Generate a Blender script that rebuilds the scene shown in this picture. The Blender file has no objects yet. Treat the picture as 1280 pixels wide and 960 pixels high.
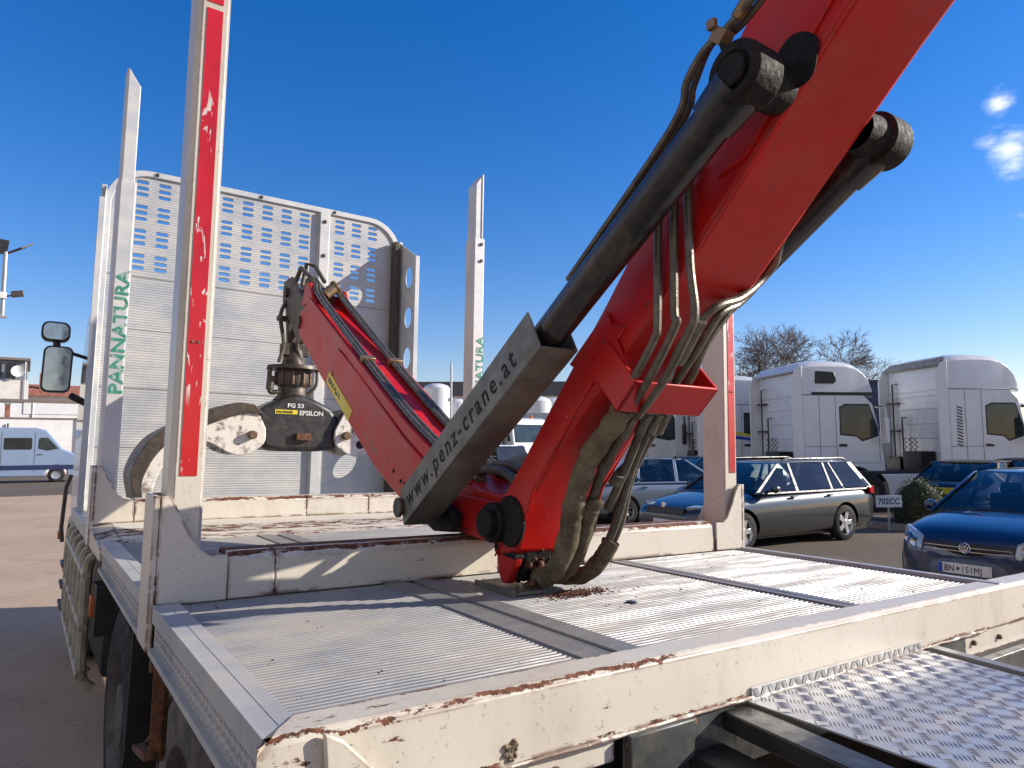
import bpy, bmesh, math, random
from mathutils import Vector, Matrix
R = math.radians
random.seed(7)
SC = bpy.context.scene
COL = SC.collection

# ------------------------------------------------------------------ camera, sky, sun, exposure
YAW, F_PX = 34.434, 885.53
cam = bpy.data.cameras.new("camera"); cam.sensor_width = 36.0
cam.lens = F_PX / 1280 * 36.0
cam.clip_start = 0.05; cam.clip_end = 3000
camo = bpy.data.objects.new("camera", cam); COL.objects.link(camo)
yaw, pit, rol = R(YAW), math.atan(75 / F_PX), -0.003
fw = Vector((math.sin(yaw) * math.cos(pit), math.cos(yaw) * math.cos(pit), math.sin(pit)))
rt = fw.cross(Vector((0, 0, 1))).normalized(); up = rt.cross(fw)
r2 = math.cos(rol) * rt + math.sin(rol) * up; u2 = -math.sin(rol) * rt + math.cos(rol) * up
cm = Matrix((r2, u2, -fw)).transposed().to_4x4(); cm.translation = Vector((0, 0, 1.78))
camo.matrix_world = cm
SC.camera = camo

SUN_AZ, SUN_EL = 117.0, 22.8
w = bpy.data.worlds.new("World"); SC.world = w; w.use_nodes = True
nt = w.node_tree; N = nt.nodes; Lk = nt.links
bg = N["Background"]
sky = N.new("ShaderNodeTexSky"); sky.sky_type = 'NISHITA'; sky.sun_disc = False
sky.sun_elevation = R(SUN_EL); sky.sun_rotation = R(SUN_AZ)
sky.air_density = 1.25; sky.dust_density = 0.15; sky.ozone_density = 3.5; sky.altitude = 200
hs = N.new("ShaderNodeHueSaturation"); hs.inputs["Saturation"].default_value = 1.35; hs.inputs["Value"].default_value = 1.0
tn = N.new("ShaderNodeMixRGB"); tn.blend_type = 'MULTIPLY'; tn.inputs[0].default_value = 1; tn.inputs[2].default_value = (.965, .88, 1.05, 1)
Lk.new(sky.outputs[0], tn.inputs[1]); Lk.new(tn.outputs[0], hs.inputs["Color"])
tc = N.new("ShaderNodeTexCoord")
nz = N.new("ShaderNodeTexNoise"); nz.inputs["Scale"].default_value = 24; nz.inputs["Detail"].default_value = 9; nz.inputs["Roughness"].default_value = .62
mp = N.new("ShaderNodeMapping"); mp.inputs["Scale"].default_value = (1, 1, 2.6)
Lk.new(tc.outputs["Generated"], mp.inputs[0]); Lk.new(mp.outputs[0], nz.inputs["Vector"])
def cloud_dir(px, py):
    d = fw + (px - 640) / F_PX * r2 - (py - 480) / F_PX * u2
    return d.normalized()
acc = None
# a few small fair-weather clouds, each at its own direction in the sky
for px, py, wx, amp in [(1247, 127, .034, .95), (1262, 183, .050, .95), (1240, 176, .036, .8), (1268, 205, .036, .85), (1276, 268, .022, .6), (1165, 212, .022, .5),
                        (925, 492, .030, .7), (1062, 520, .03, .5), (828, 18, .025, .2)]:
    d = cloud_dir(px, py)
    vm = N.new("ShaderNodeVectorMath"); vm.operation = 'DISTANCE'; vm.inputs[1].default_value = d
    Lk.new(tc.outputs["Generated"], vm.inputs[0])
    mr = N.new("ShaderNodeMapRange"); mr.inputs[1].default_value = wx; mr.inputs[2].default_value = 0.0
    mr.inputs[3].default_value = 0; mr.inputs[4].default_value = amp
    Lk.new(vm.outputs["Value"], mr.inputs[0])
    if acc is None: acc = mr.outputs[0]
    else:
        mx = N.new("ShaderNodeMath"); mx.operation = 'MAXIMUM'; Lk.new(acc, mx.inputs[0]); Lk.new(mr.outputs[0], mx.inputs[1]); acc = mx.outputs[0]
ad = N.new("ShaderNodeMath"); ad.operation = 'ADD'
Lk.new(acc, ad.inputs[0]); Lk.new(nz.outputs[0], ad.inputs[1])
cr = N.new("ShaderNodeMapRange"); cr.interpolation_type = 'SMOOTHSTEP'
cr.inputs[1].default_value = .92; cr.inputs[2].default_value = 1.70; cr.inputs[4].default_value = .80
Lk.new(ad.outputs[0], cr.inputs[0])
mk = N.new("ShaderNodeMath"); mk.operation = 'MULTIPLY'; Lk.new(cr.outputs[0], mk.inputs[0])
gt = N.new("ShaderNodeMath"); gt.operation = 'MULTIPLY'; gt.use_clamp = True; gt.inputs[1].default_value = 6; Lk.new(acc, gt.inputs[0]); Lk.new(gt.outputs[0], mk.inputs[1])
mix = N.new("ShaderNodeMixRGB"); mix.inputs[2].default_value = (9.2, 9.4, 9.8, 1)
Lk.new(mk.outputs[0], mix.inputs[0])
# invented bright cloud behind the viewpoint, added as neutral fill for the shadows
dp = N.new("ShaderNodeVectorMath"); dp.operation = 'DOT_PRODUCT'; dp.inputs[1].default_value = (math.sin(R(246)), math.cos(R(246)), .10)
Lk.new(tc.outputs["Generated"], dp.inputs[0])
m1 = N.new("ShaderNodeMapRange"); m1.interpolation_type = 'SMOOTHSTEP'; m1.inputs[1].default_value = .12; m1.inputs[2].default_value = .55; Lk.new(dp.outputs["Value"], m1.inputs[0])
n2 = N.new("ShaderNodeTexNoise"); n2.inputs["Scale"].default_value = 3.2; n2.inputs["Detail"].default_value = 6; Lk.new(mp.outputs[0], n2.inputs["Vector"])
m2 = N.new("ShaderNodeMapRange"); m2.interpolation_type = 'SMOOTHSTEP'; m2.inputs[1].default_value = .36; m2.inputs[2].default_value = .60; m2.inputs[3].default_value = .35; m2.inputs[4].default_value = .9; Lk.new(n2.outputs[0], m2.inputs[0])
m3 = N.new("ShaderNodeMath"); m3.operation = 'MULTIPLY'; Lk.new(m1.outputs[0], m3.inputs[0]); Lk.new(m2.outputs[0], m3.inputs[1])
fill_cloud = N.new("ShaderNodeMixRGB"); fill_cloud.inputs[2].default_value = (3.9, 3.5, 3.1, 1); Lk.new(m3.outputs[0], fill_cloud.inputs[0]); Lk.new(hs.outputs[0], fill_cloud.inputs[1])
Lk.new(fill_cloud.outputs[0], mix.inputs[1])
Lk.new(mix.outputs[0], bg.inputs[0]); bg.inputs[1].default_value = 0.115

sun = bpy.data.lights.new("sun", 'SUN'); sun.energy = 5.0; sun.angle = R(0.53); sun.color = (1.0, .91, .78)
suno = bpy.data.objects.new("sun", sun); COL.objects.link(suno)
sd = Vector((math.cos(R(SUN_EL)) * math.sin(R(SUN_AZ)), math.cos(R(SUN_EL)) * math.cos(R(SUN_AZ)), math.sin(R(SUN_EL))))
suno.rotation_euler = sd.to_track_quat('Z', 'Y').to_euler()
SC.view_settings.view_transform = 'Standard'; SC.view_settings.look = 'None'
SC.view_settings.exposure = 0.50; SC.view_settings.gamma = 1; SC.view_settings.use_curve_mapping = False
SC.cycles.max_bounces = 6; SC.cycles.diffuse_bounces = 3; SC.cycles.glossy_bounces = 3
SC.cycles.use_denoising = True

# ------------------------------------------------------------------ mesh helpers
OFF = {}
SPLIT = {'entry_step', 'packed_grime', 'side_plate', 'grease_ring', 'mounting_plate', 'side_deflector', 'bolt', 'rivet', 'side_window', 'trough_flange', 'side_fairing', 'lower_flange', 'link_plate', 'pipe_clamp', 'jaw_plate',
         'knuckle_disc', 'hose_clip', 'pipe_union', 'cab_mirror', 'boom_foot', 'knuckle_pin', 'roof_window', 'post', 'cab_step', 'rotator_bolt', 'rotator_hose', 'corner_rail', 'headboard_post', 'wing_edge', 'coiled_air_line'}
class MB:
    def __init__(s): s.v = []; s.f = []
    def add(s, vs, fs):
        b = len(s.v); s.v += [tuple(v) for v in vs]; s.f += [tuple(i + b for i in f) for f in fs]; return s
    def box(s, c, d, m=None):
        hx, hy, hz = d[0] / 2, d[1] / 2, d[2] / 2
        vs = [Vector((x * hx, y * hy, z * hz)) for x in (-1, 1) for y in (-1, 1) for z in (-1, 1)]
        if m is not None: vs = [m @ v for v in vs]
        vs = [v + Vector(c) for v in vs]
        return s.add(vs, [(0, 1, 3, 2), (4, 6, 7, 5), (0, 4, 5, 1), (2, 3, 7, 6), (0, 2, 6, 4), (1, 5, 7, 3)])
    def bb(s, x0, x1, y0, y1, z0, z1): return s.box(((x0 + x1) / 2, (y0 + y1) / 2, (z0 + z1) / 2), (abs(x1 - x0), abs(y1 - y0), abs(z1 - z0)))
    def prism(s, pts, a0, a1, fn):
        n = len(pts); vs = [fn(p[0], p[1], a0) for p in pts] + [fn(p[0], p[1], a1) for p in pts]
        fs = [tuple(range(n))[::-1], tuple(range(n, 2 * n))] + [(i, (i + 1) % n, n + (i + 1) % n, n + i) for i in range(n)]
        return s.add(vs, fs)
    def px(s, pts, x0, x1): return s.prism(pts, x0, x1, lambda a, b, t: (t, a, b))
    def py(s, pts, y0, y1): return s.prism(pts, y0, y1, lambda a, b, t: (a, t, b))
    def pz(s, pts, z0, z1): return s.prism(pts, z0, z1, lambda a, b, t: (a, b, t))
    def tube(s, path, r, n=10, cap=True):
        P = [Vector(p) for p in path]; k = len(P); rr = r if isinstance(r, (list, tuple)) else [r] * k
        b = len(s.v); prev = None
        for i in range(k):
            t = (P[min(i + 1, k - 1)] - P[max(i - 1, 0)]).normalized()
            if prev is None:
                a = Vector((0, 0, 1)) if abs(t.z) < .9 else Vector((1, 0, 0)); nn = t.cross(a).normalized()
            else: nn = (prev - t * prev.dot(t)).normalized()
            prev = nn; bb = t.cross(nn)
            for j in range(n):
                an = 2 * math.pi * j / n; s.v.append(tuple(P[i] + rr[i] * (math.cos(an) * nn + math.sin(an) * bb)))
        for i in range(k - 1):
            for j in range(n):
                s.f.append((b + i * n + j, b + i * n + (j + 1) % n, b + (i + 1) * n + (j + 1) % n, b + (i + 1) * n + j))
        if cap:
            s.f.append(tuple(b + j for j in range(n))[::-1]); s.f.append(tuple(b + (k - 1) * n + j for j in range(n)))
        return s
    def cyl(s, a, b, r, r1=None, n=24): return s.tube([a, b], [r, r if r1 is None else r1], n)
    def lathe(s, prof, c, ax, n=28, a0=0, a1=2 * math.pi):
        ax = Vector(ax).normalized(); a = Vector((0, 0, 1)) if abs(ax.z) < .9 else Vector((1, 0, 0))
        u = ax.cross(a).normalized(); v = ax.cross(u); b = len(s.v); k = len(prof)
        full = abs(a1 - a0 - 2 * math.pi) < 1e-6; m = n if full else n + 1
        for j in range(m):
            an = a0 + (a1 - a0) * j / n
            for (h, r) in prof: s.v.append(tuple(Vector(c) + ax * h + r * (math.cos(an) * u + math.sin(an) * v)))
        for j in range(n):
            j2 = (j + 1) % m
            for i in range(k - 1): s.f.append((b + j * k + i, b + j2 * k + i, b + j2 * k + i + 1, b + j * k + i + 1))
        return s
    def loft(s, secs, cap=True):
        n = len(secs[0]); b = len(s.v)
        for q in secs: s.v += [tuple(p) for p in q]
        for i in range(len(secs) - 1):
            for j in range(n): s.f.append((b + i * n + j, b + i * n + (j + 1) % n, b + (i + 1) * n + (j + 1) % n, b + (i + 1) * n + j))
        if cap: s.f.append(tuple(b + j for j in range(n))[::-1]); s.f.append(tuple(b + (len(secs) - 1) * n + j for j in range(n)))
        return s
    def merge(s, o, fn=None):
        return s.add([fn(v) if fn else v for v in o.v], o.f)
    def pieces(s):
        par = list(range(len(s.v)))
        def fd(i):
            while par[i] != i: par[i] = par[par[i]]; i = par[i]
            return i
        for f in s.f:
            for k in f[1:]: par[fd(k)] = fd(f[0])
        g = {}
        for f in s.f: g.setdefault(fd(f[0]), []).append(f)
        out = []
        for fs in g.values():
            idx = sorted({i for f in fs for i in f}); mp_ = {i: k for k, i in enumerate(idx)}; m = MB()
            m.v = [s.v[i] for i in idx]; m.f = [tuple(mp_[i] for i in f) for f in fs]; out.append(m)
        return out
    def build(s, name, mat, parent, bevel=0, seg=2, smooth=35, sub=0, label=None, cuts=None, whole=False):
        if name in SPLIT and not whole:
            ps = s.pieces()
            if len(ps) > 1:
                r_ = [m.build(name, mat, parent, bevel, seg, smooth, sub, label, cuts, True) for m in ps]
                return r_[0]
        root = parent
        while root.parent: root = root.parent
        off = OFF.get(root.name, (0, 0, 0))
        me = bpy.data.meshes.new(name)
        me.from_pydata([(v[0] - off[0], v[1] - off[1], v[2] - off[2]) for v in s.v], [], s.f)
        bm = bmesh.new(); bm.from_mesh(me); bmesh.ops.recalc_face_normals(bm, faces=bm.faces); bm.to_mesh(me); bm.free()
        o = bpy.data.objects.new(name, me); COL.objects.link(o); o.parent = parent
        me.materials.append(mat)
        if cuts:
            cm_ = bpy.data.meshes.new("cut")
            cm_.from_pydata([(v[0] - off[0], v[1] - off[1], v[2] - off[2]) for v in cuts.v], [], cuts.f)
            b2 = bmesh.new(); b2.from_mesh(cm_); bmesh.ops.recalc_face_normals(b2, faces=b2.faces); b2.to_mesh(cm_); b2.free()
            co = bpy.data.objects.new("cut", cm_); COL.objects.link(co); co.parent = parent
            if sub: m = o.modifiers.new("s", 'SUBSURF'); m.levels = m.render_levels = sub
            m = o.modifiers.new("b", 'BOOLEAN'); m.object = co; m.operation = 'DIFFERENCE'; m.solver = 'EXACT'
            bpy.context.view_layer.update()
            dg = bpy.context.evaluated_depsgraph_get()
            nm = bpy.data.meshes.new_from_object(o.evaluated_get(dg))
            o.modifiers.clear(); o.data = nm; me = nm; nm.name = name
            bpy.data.objects.remove(co); sub = 0
        if smooth:
            me.polygons.foreach_set("use_smooth", [True] * len(me.polygons))
            try: me.set_sharp_from_angle(angle=R(smooth))
            except Exception: pass
        if bevel:
            m = o.modifiers.new("bevel", 'BEVEL'); m.width = bevel; m.segments = seg; m.limit_method = 'ANGLE'; m.angle_limit = R(35)
        if sub:
            m = o.modifiers.new("sub", 'SUBSURF'); m.levels = m.render_levels = sub
        if label: o["label"] = label
        return o

def thing(name, label, cat, base, frame=None, group=None):
    o = bpy.data.objects.new(name, None); COL.objects.link(o); o.empty_display_size = .2
    fm = frame if frame is not None else Matrix.Identity(4)
    o.matrix_world = fm @ Matrix.Translation(Vector(base))
    OFF[o.name] = tuple(base); o["label"] = label; o["category"] = cat
    if group: o["group"] = group
    return o
def structure(mb, name, mat, smooth=0):
    me = bpy.data.meshes.new(name); me.from_pydata(mb.v, [], mb.f); o = bpy.data.objects.new(name, me); COL.objects.link(o)
    me.materials.append(mat); o["kind"] = "structure"
    if smooth: me.polygons.foreach_set("use_smooth", [True] * len(me.polygons))
    return o
def text(name, body, size, org, xdir, ydir, mat, parent, ext=.0008, bold=0, sx=1, space=1, align='LEFT'):
    cu = bpy.data.curves.new(name, 'FONT'); cu.body = body; cu.size = size; cu.extrude = ext; cu.offset = bold; cu.space_character = space
    cu.align_x = align; cu.resolution_u = 3
    t = bpy.data.objects.new(name, cu); COL.objects.link(t)
    bpy.context.view_layer.update()
    me = bpy.data.meshes.new_from_object(t.evaluated_get(bpy.context.evaluated_depsgraph_get()))
    bpy.data.objects.remove(t)
    X = Vector(xdir).normalized(); Y = Vector(ydir).normalized(); Z = X.cross(Y)
    root = parent
    while root.parent: root = root.parent
    off = Vector(OFF.get(root.name, (0, 0, 0)))
    for v in me.vertices: c = v.co.copy(); v.co = Vector(org) - off + X * c.x * sx + Y * c.y + Z * c.z
    me.materials.clear(); me.materials.append(mat); me.name = name
    o = bpy.data.objects.new(name, me); COL.objects.link(o); o.parent = parent
    return o
def holed_plate(outer, holes, thick, fn, name, mat, parent):
    """flat plate with real cut-outs, made from a 2D curve with inner splines"""
    cu = bpy.data.curves.new(name, 'CURVE'); cu.dimensions = '2D'; cu.fill_mode = 'BOTH'; cu.extrude = thick / 2
    for P in [outer] + holes:
        sp = cu.splines.new('POLY'); sp.points.add(len(P) - 1)
        for i, p in enumerate(P): sp.points[i].co = (p[0], p[1], 0, 1)
        sp.use_cyclic_u = True
    t = bpy.data.objects.new(name, cu); COL.objects.link(t); bpy.context.view_layer.update()
    me = bpy.data.meshes.new_from_object(t.evaluated_get(bpy.context.evaluated_depsgraph_get())); bpy.data.objects.remove(t)
    root = parent
    while root.parent: root = root.parent
    off = Vector(OFF.get(root.name, (0, 0, 0)))
    for v in me.vertices: v.co = Vector(fn(v.co.x, v.co.y, v.co.z)) - off
    bm = bmesh.new(); bm.from_mesh(me); bmesh.ops.remove_doubles(bm, verts=bm.verts, dist=1e-5); bmesh.ops.recalc_face_normals(bm, faces=bm.faces); bm.to_mesh(me); bm.free()
    me.materials.clear(); me.materials.append(mat); me.name = name
    o = bpy.data.objects.new(name, me); COL.objects.link(o); o.parent = parent
    return o
def spline(pts, k=6):
    P = [Vector(p) for p in pts]; out = []
    for i in range(len(P) - 1):
        p0 = P[max(i - 1, 0)]; p1 = P[i]; p2 = P[i + 1]; p3 = P[min(i + 2, len(P) - 1)]
        for j in range(k):
            t = j / k
            out.append(.5 * ((2 * p1) + (p2 - p0) * t + (2 * p0 - 5 * p1 + 4 * p2 - p3) * t * t + (3 * p1 - p0 - 3 * p2 + p3) * t ** 3))
    out.append(P[-1]); return out
def arc(cx, cy, r, a0, a1, n=10, ry=None):
    ry = ry or r
    return [(cx + r * math.cos(R(a0 + (a1 - a0) * i / n)), cy + ry * math.sin(R(a0 + (a1 - a0) * i / n))) for i in range(n + 1)]

# ------------------------------------------------------------------ materials
class NT:
    def __init__(s, name):
        s.m = bpy.data.materials.new(name); s.m.use_nodes = True; s.t = s.m.node_tree; s.b = s.t.nodes["Principled BSDF"]
        s.co = s.t.nodes.new("ShaderNodeTexCoord").outputs["Object"]
    def n(s, ty, **k):
        x = s.t.nodes.new(ty)
        for a, v in k.items():
            setattr(x, a, v)
        return x
    def noise(s, scale, detail=5, rough=.6, stretch=None, seed=0, dist=0):
        x = s.n("ShaderNodeTexNoise"); x.inputs["Scale"].default_value = scale; x.inputs["Detail"].default_value = detail
        x.inputs["Roughness"].default_value = rough; x.inputs["Distortion"].default_value = dist
        m = s.n("ShaderNodeMapping"); m.inputs["Location"].default_value = (seed * 1.7, seed * 3.1, seed * .7)
        if stretch: m.inputs["Scale"].default_value = stretch
        s.t.links.new(s.co, m.inputs[0]); s.t.links.new(m.outputs[0], x.inputs["Vector"]); return x.outputs[0]
    def ramp(s, src, a, b, lo=0., hi=1.):
        x = s.n("ShaderNodeMapRange"); x.interpolation_type = 'SMOOTHSTEP'
        for i, v in enumerate((a, b, lo, hi)): x.inputs[i + 1].default_value = v
        s.t.links.new(src, x.inputs[0]); return x.outputs[0]
    def math(s, op, a, b=None, clamp=False):
        x = s.n("ShaderNodeMath", operation=op, use_clamp=clamp)
        for i, v in enumerate((a, b)):
            if v is None: continue
            if isinstance(v, (int, float)): x.inputs[i].default_value = v
            else: s.t.links.new(v, x.inputs[i])
        return x.outputs[0]
    def mix(s, f, a, b):
        x = s.n("ShaderNodeMixRGB")
        for i, v in enumerate((f, a, b)):
            if isinstance(v, (int, float)): x.inputs[i].default_value = v
            elif isinstance(v, tuple): x.inputs[i].default_value = v + (1,)
            else: s.t.links.new(v, x.inputs[i])
        return x.outputs[0]
    def sep(s):
        x = s.n("ShaderNodeSeparateXYZ"); s.t.links.new(s.co, x.inputs[0]); return x.outputs
    def edge(s, r=.008):
        b = s.n("ShaderNodeBevel"); b.samples = 6; b.inputs[0].default_value = r
        g = s.n("ShaderNodeNewGeometry"); d = s.n("ShaderNodeVectorMath", operation='DOT_PRODUCT')
        s.t.links.new(b.outputs[0], d.inputs[0]); s.t.links.new(g.outputs["True Normal"], d.inputs[1])
        return s.ramp(d.outputs["Value"], .999, .95)
    def bump(s, src, strength=.3, dist=.01, prev=None):
        x = s.n("ShaderNodeBump"); x.inputs["Strength"].default_value = strength; x.inputs["Distance"].default_value = dist
        s.t.links.new(src, x.inputs["Height"])
        if prev is not None: s.t.links.new(prev, x.inputs["Normal"])
        s.t.links.new(x.outputs[0], s.b.inputs["Normal"]); return x.outputs[0]
    def set(s, **k):
        for a, v in k.items():
            i = s.b.inputs[{'col': "Base Color", 'rough': "Roughness", 'metal': "Metallic", 'coat': "Coat Weight", 'spec': "Specular IOR Level", 'trans': "Transmission Weight", 'emit': "Emission Color", 'es': "Emission Strength", 'crough': "Coat Roughness", 'alpha': 'Alpha'}[a]]
            if isinstance(v, tuple): i.default_value = v + (1,)
            elif isinstance(v, (int, float)): i.default_value = v
            else: s.t.links.new(v, i)
        return s

def simple(name, col, rough=.5, metal=0, coat=0, var=.15, scale=6, bump=0, bscale=80, dirt=0, dcol=(.12, .09, .06), spec=.5):
    s = NT(name); n1 = s.noise(scale, 6)
    c2 = tuple(c * (1 - var) for c in col); c1 = tuple(min(1, c * (1 + var * .5)) for c in col)
    c = s.mix(s.ramp(n1, .35, .65), c2, c1)
    if dirt: c = s.mix(s.math('MULTIPLY', s.ramp(s.noise(scale * 1.7, 8, .7, seed=3), .45, .7), dirt), c, dcol)
    s.set(col=c, rough=s.ramp(s.noise(scale * 2.3, 4, seed=5), .3, .7, max(0.02, rough - .08), min(1, rough + .1)), metal=metal, coat=coat, spec=spec)
    if bump: s.bump(s.noise(bscale, 5), bump, .004)
    return s.m

def chipped(name, col, rust=1.0, er=.012, grime=.35, bands=()):
    s = NT(name)
    e = s.edge(er)
    xyz = s.sep()
    def win(v, a, b, f): return s.math('MULTIPLY', s.ramp(v, a - f, a), s.ramp(v, b + f, b))
    bm_ = None
    n1 = s.noise(26, 8, .68, stretch=(.55, 1, 1)); n2 = s.noise(3.2, 3, .5, seed=2)
    patch = s.math('MULTIPLY', e, s.math('MULTIPLY', s.ramp(n1, .44, .50), s.ramp(n2, .40, .50)))
    spots = s.math('MULTIPLY', s.ramp(s.noise(34, 7, .7, stretch=(.35, 1, 1), seed=4), .685 - .03 * rust, .70), s.ramp(s.noise(2.1, 3, seed=6), .5, .6))
    mask = s.math('MULTIPLY', s.math('MAXIMUM', patch, spots), min(1, rust), clamp=True)
    # worn strips: (x0, x1), (y0, y1), (z0, z1), noise threshold - truck coordinates of real scraped edges
    nb = s.noise(30, 9, .72, stretch=(.35, 1, 1), seed=21)
    jit = s.math('MULTIPLY', s.math('SUBTRACT', s.noise(22, 6, .75, stretch=(.5, .1, .1), seed=31), .5), .045)
    xyz = [xyz[0], s.math('ADD', xyz[1], jit), s.math('ADD', xyz[2], s.math('MULTIPLY', jit, .7))]
    for (x0, x1), (y0, y1), (z0, z1), th in bands:
        wdw = s.math('MULTIPLY', win(xyz[0], x0 - 1.2, x1 - 1.2, .06), s.math('MULTIPLY', win(xyz[1], y0 - 2.5, y1 - 2.5, .004), win(xyz[2], z0 + 1.33, z1 + 1.33, .004)))
        k = s.math('MULTIPLY', s.ramp(nb, th - .02, th + .02), s.ramp(wdw, .3, .5)); mask = s.math('MAXIMUM', mask, k)
    halo = s.math('MULTIPLY', s.math('MULTIPLY', e, s.ramp(n1, .40, .52)), .35)
    g = s.math('MULTIPLY', s.ramp(s.noise(4.5, 9, .7, stretch=(1, 1, .35), seed=8), .42, .75), grime)
    c = s.mix(g, col, (.34, .29, .22))
    c = s.mix(s.math('MULTIPLY', s.ramp(s.noise(75, 5, .7, seed=11), .60, .66), .45), c, (.22, .18, .13))
    c = s.mix(halo, c, (.45, .30, .17))
    rc = s.mix(s.ramp(s.noise(60, 6, seed=9), .35, .65), (.055, .018, .010), (.19, .07, .035))
    c = s.mix(mask, c, rc)
    s.set(col=c, rough=s.math('ADD', .38, s.math('MULTIPLY', mask, .5)), spec=.45)
    inv = s.math('MULTIPLY', mask, -1)
    b1 = s.bump(inv, .5, .0015)
    s.bump(s.noise(9, 3), .08, .01, b1)
    return s.m

M = {}
M['cream'] = chipped('cream_paint_chipped', (.63, .585, .50), 1.0)
M['cream_worn'] = chipped('cream_paint_worn', (.62, .575, .49), 1.6, .022, .5, bands=[((-1, 4), (.93, .975), (.122, .135), .43), ((-1, 4), (1.0, 1.12), (.12, .14), .36),
    ((-1, 4), (2.985, 3.02), (.140, .16), .46), ((-1, 4), (2.60, 2.80), (.0, .03), .50), ((-1, 4), (2.44, 2.53), (.0, .02), .52)])
M['cream_beam'] = chipped('cream_paint_beam', (.62, .575, .49), 1.2, .014, .4, bands=[((-1, .74), (-.1185, -.1150), (.002, .02), .465), ((-1, .62), (-.046, -.038), (.004, .02), .48), ((-.1, .12), (-.13, -.03), (-.06, .02), .60), ((-1, 3), (-.14, -.12), (-.118, -.108), .53)])
M['white_stake'] = chipped('stake_white_paint', (.62, .575, .49), .8, .006, .65)
def aluminium(name, ribs=None, dust=.5, base=.62, warm=(.55, .50, .43), scr=.2, rough=.45, mtl=.35):
    s = NT(name)
    n1 = s.noise(2.3, 8, .65, stretch=(1, 1.6, 1)); n2 = s.noise(14, 8, .7, stretch=(.15, 1, 1), seed=3); n3 = s.noise(45, 6, .7, seed=7)
    c = s.mix(s.ramp(n1, .3, .7), (base * .8, base * .83, base * .87), (base * 1.12, base * 1.12, base * 1.1))
    dm = s.math('MULTIPLY', s.ramp(s.math('ADD', s.math('MULTIPLY', n2, .6), s.math('MULTIPLY', n1, .5)), .45, .72), dust)
    c = s.mix(dm, c, warm)
    c = s.mix(s.math('MULTIPLY', s.ramp(n3, .62, .72), scr), c, (.9, .9, .9))
    c = s.mix(s.math('MULTIPLY', s.ramp(s.noise(8, 7, .7, seed=12), .62, .75), .35), c, (.22, .2, .17))
    s.set(col=c, metal=s.ramp(dm, 0, .6, mtl, .04), rough=s.ramp(n2, .3, .7, rough - .08, rough + .16))
    prev = None
    if ribs:
        z = s.sep()[2]; k = s.math('SINE', s.math('MULTIPLY', z, 2 * math.pi / ribs))
        prev = s.bump(s.ramp(k, -.6, .9), .55, .004)
    s.bump(n3, .12, .002, prev)
    return s.m
M['deck'] = aluminium('deck_aluminium', dust=.75, base=.31, warm=(.345, .305, .25), mtl=.30, rough=.50, scr=.25)
M['alu'] = aluminium('plain_aluminium', dust=.75, base=.24, warm=(.27, .24, .20), mtl=.15)
M['headboard'] = aluminium('headboard_aluminium', ribs=.0195, dust=.45, base=.50, warm=(.56, .50, .42), scr=.5, mtl=.25)
M['frame_alu'] = aluminium('frame_aluminium', dust=.5, base=.56, warm=(.62, .57, .49), scr=.6, mtl=.2)
M['rail'] = aluminium('rail_aluminium', dust=.75, base=.44, warm=(.46, .43, .36), scr=.15, mtl=.12)
M['tread'] = aluminium('tread_plate', dust=.4, base=.46, warm=(.46, .41, .35), scr=.3, rough=.36)
def red():
    s = NT('crane_red_paint')
    n = s.noise(5, 7, .65); c = s.mix(s.ramp(n, .3, .7), (.45, .007, .006), (.56, .011, .009))
    c = s.mix(s.math('MULTIPLY', s.ramp(s.noise(3.2, 8, .7, seed=3), .5, .75), .45), c, (.30, .05, .04))
    c = s.mix(s.ramp(s.noise(60, 6, .75, stretch=(1, .25, .25), seed=6), .68, .70, 0, .8), c, (.62, .33, .28))
    c = s.mix(s.math('MULTIPLY', s.ramp(s.noise(2.1, 9, .72, stretch=(1, 1.6, .5), seed=23), .50, .66), .40), c, (.36, .085, .06))
    chip = s.math('MULTIPLY', s.edge(.005), s.ramp(s.noise(40, 6, .7, seed=9), .52, .58))
    c = s.mix(s.math('MULTIPLY', chip, .75), c, (.10, .06, .05))
    c = s.mix(s.math('MULTIPLY', s.ramp(s.noise(11, 7, .75, seed=13), .64, .70), .8), c, (.13, .05, .04))
    s.set(col=c, rough=s.ramp(n, .3, .7, .36, .5), coat=.12, crough=.25, spec=.3); s.bump(s.noise(30, 5), .05, .004); return s.m
M['red'] = red()
M['grease'] = simple('black_grease', (.012, .010, .009), .7, 0, 0, .5, 30, .8, 90, dirt=.35, dcol=(.045, .03, .02), spec=.25)
M['steel_dark'] = simple('dark_weathered_steel', (.075, .062, .05), .5, .3, 0, .4, 20, .4, 60, dirt=.6, dcol=(.12, .075, .045))
M['barrel'] = simple('cylinder_black_paint', (.016, .016, .017), .34, 0, .2, .5, 9, .25, 50, dirt=.65, dcol=(.085, .055, .03))
M['channel'] = simple('guard_channel_grey', (.17, .165, .14), .45, .25, 0, .25, 10, .2, 60, dirt=.5, dcol=(.13, .09, .055))
M['cut'] = simple('cut_out_shadow', (.012, .010, .009), .8)
M['hose'] = simple('dusty_rubber_hose', (.085, .072, .052), .62, 0, 0, .35, 25, .5, 120, dirt=.5, dcol=(.17, .14, .09))
M['pipe'] = simple('hydraulic_pipe', (.15, .13, .10), .42, .45, 0, .3, 30, .3, 90, dirt=.4, dcol=(.10, .075, .05))
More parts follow.
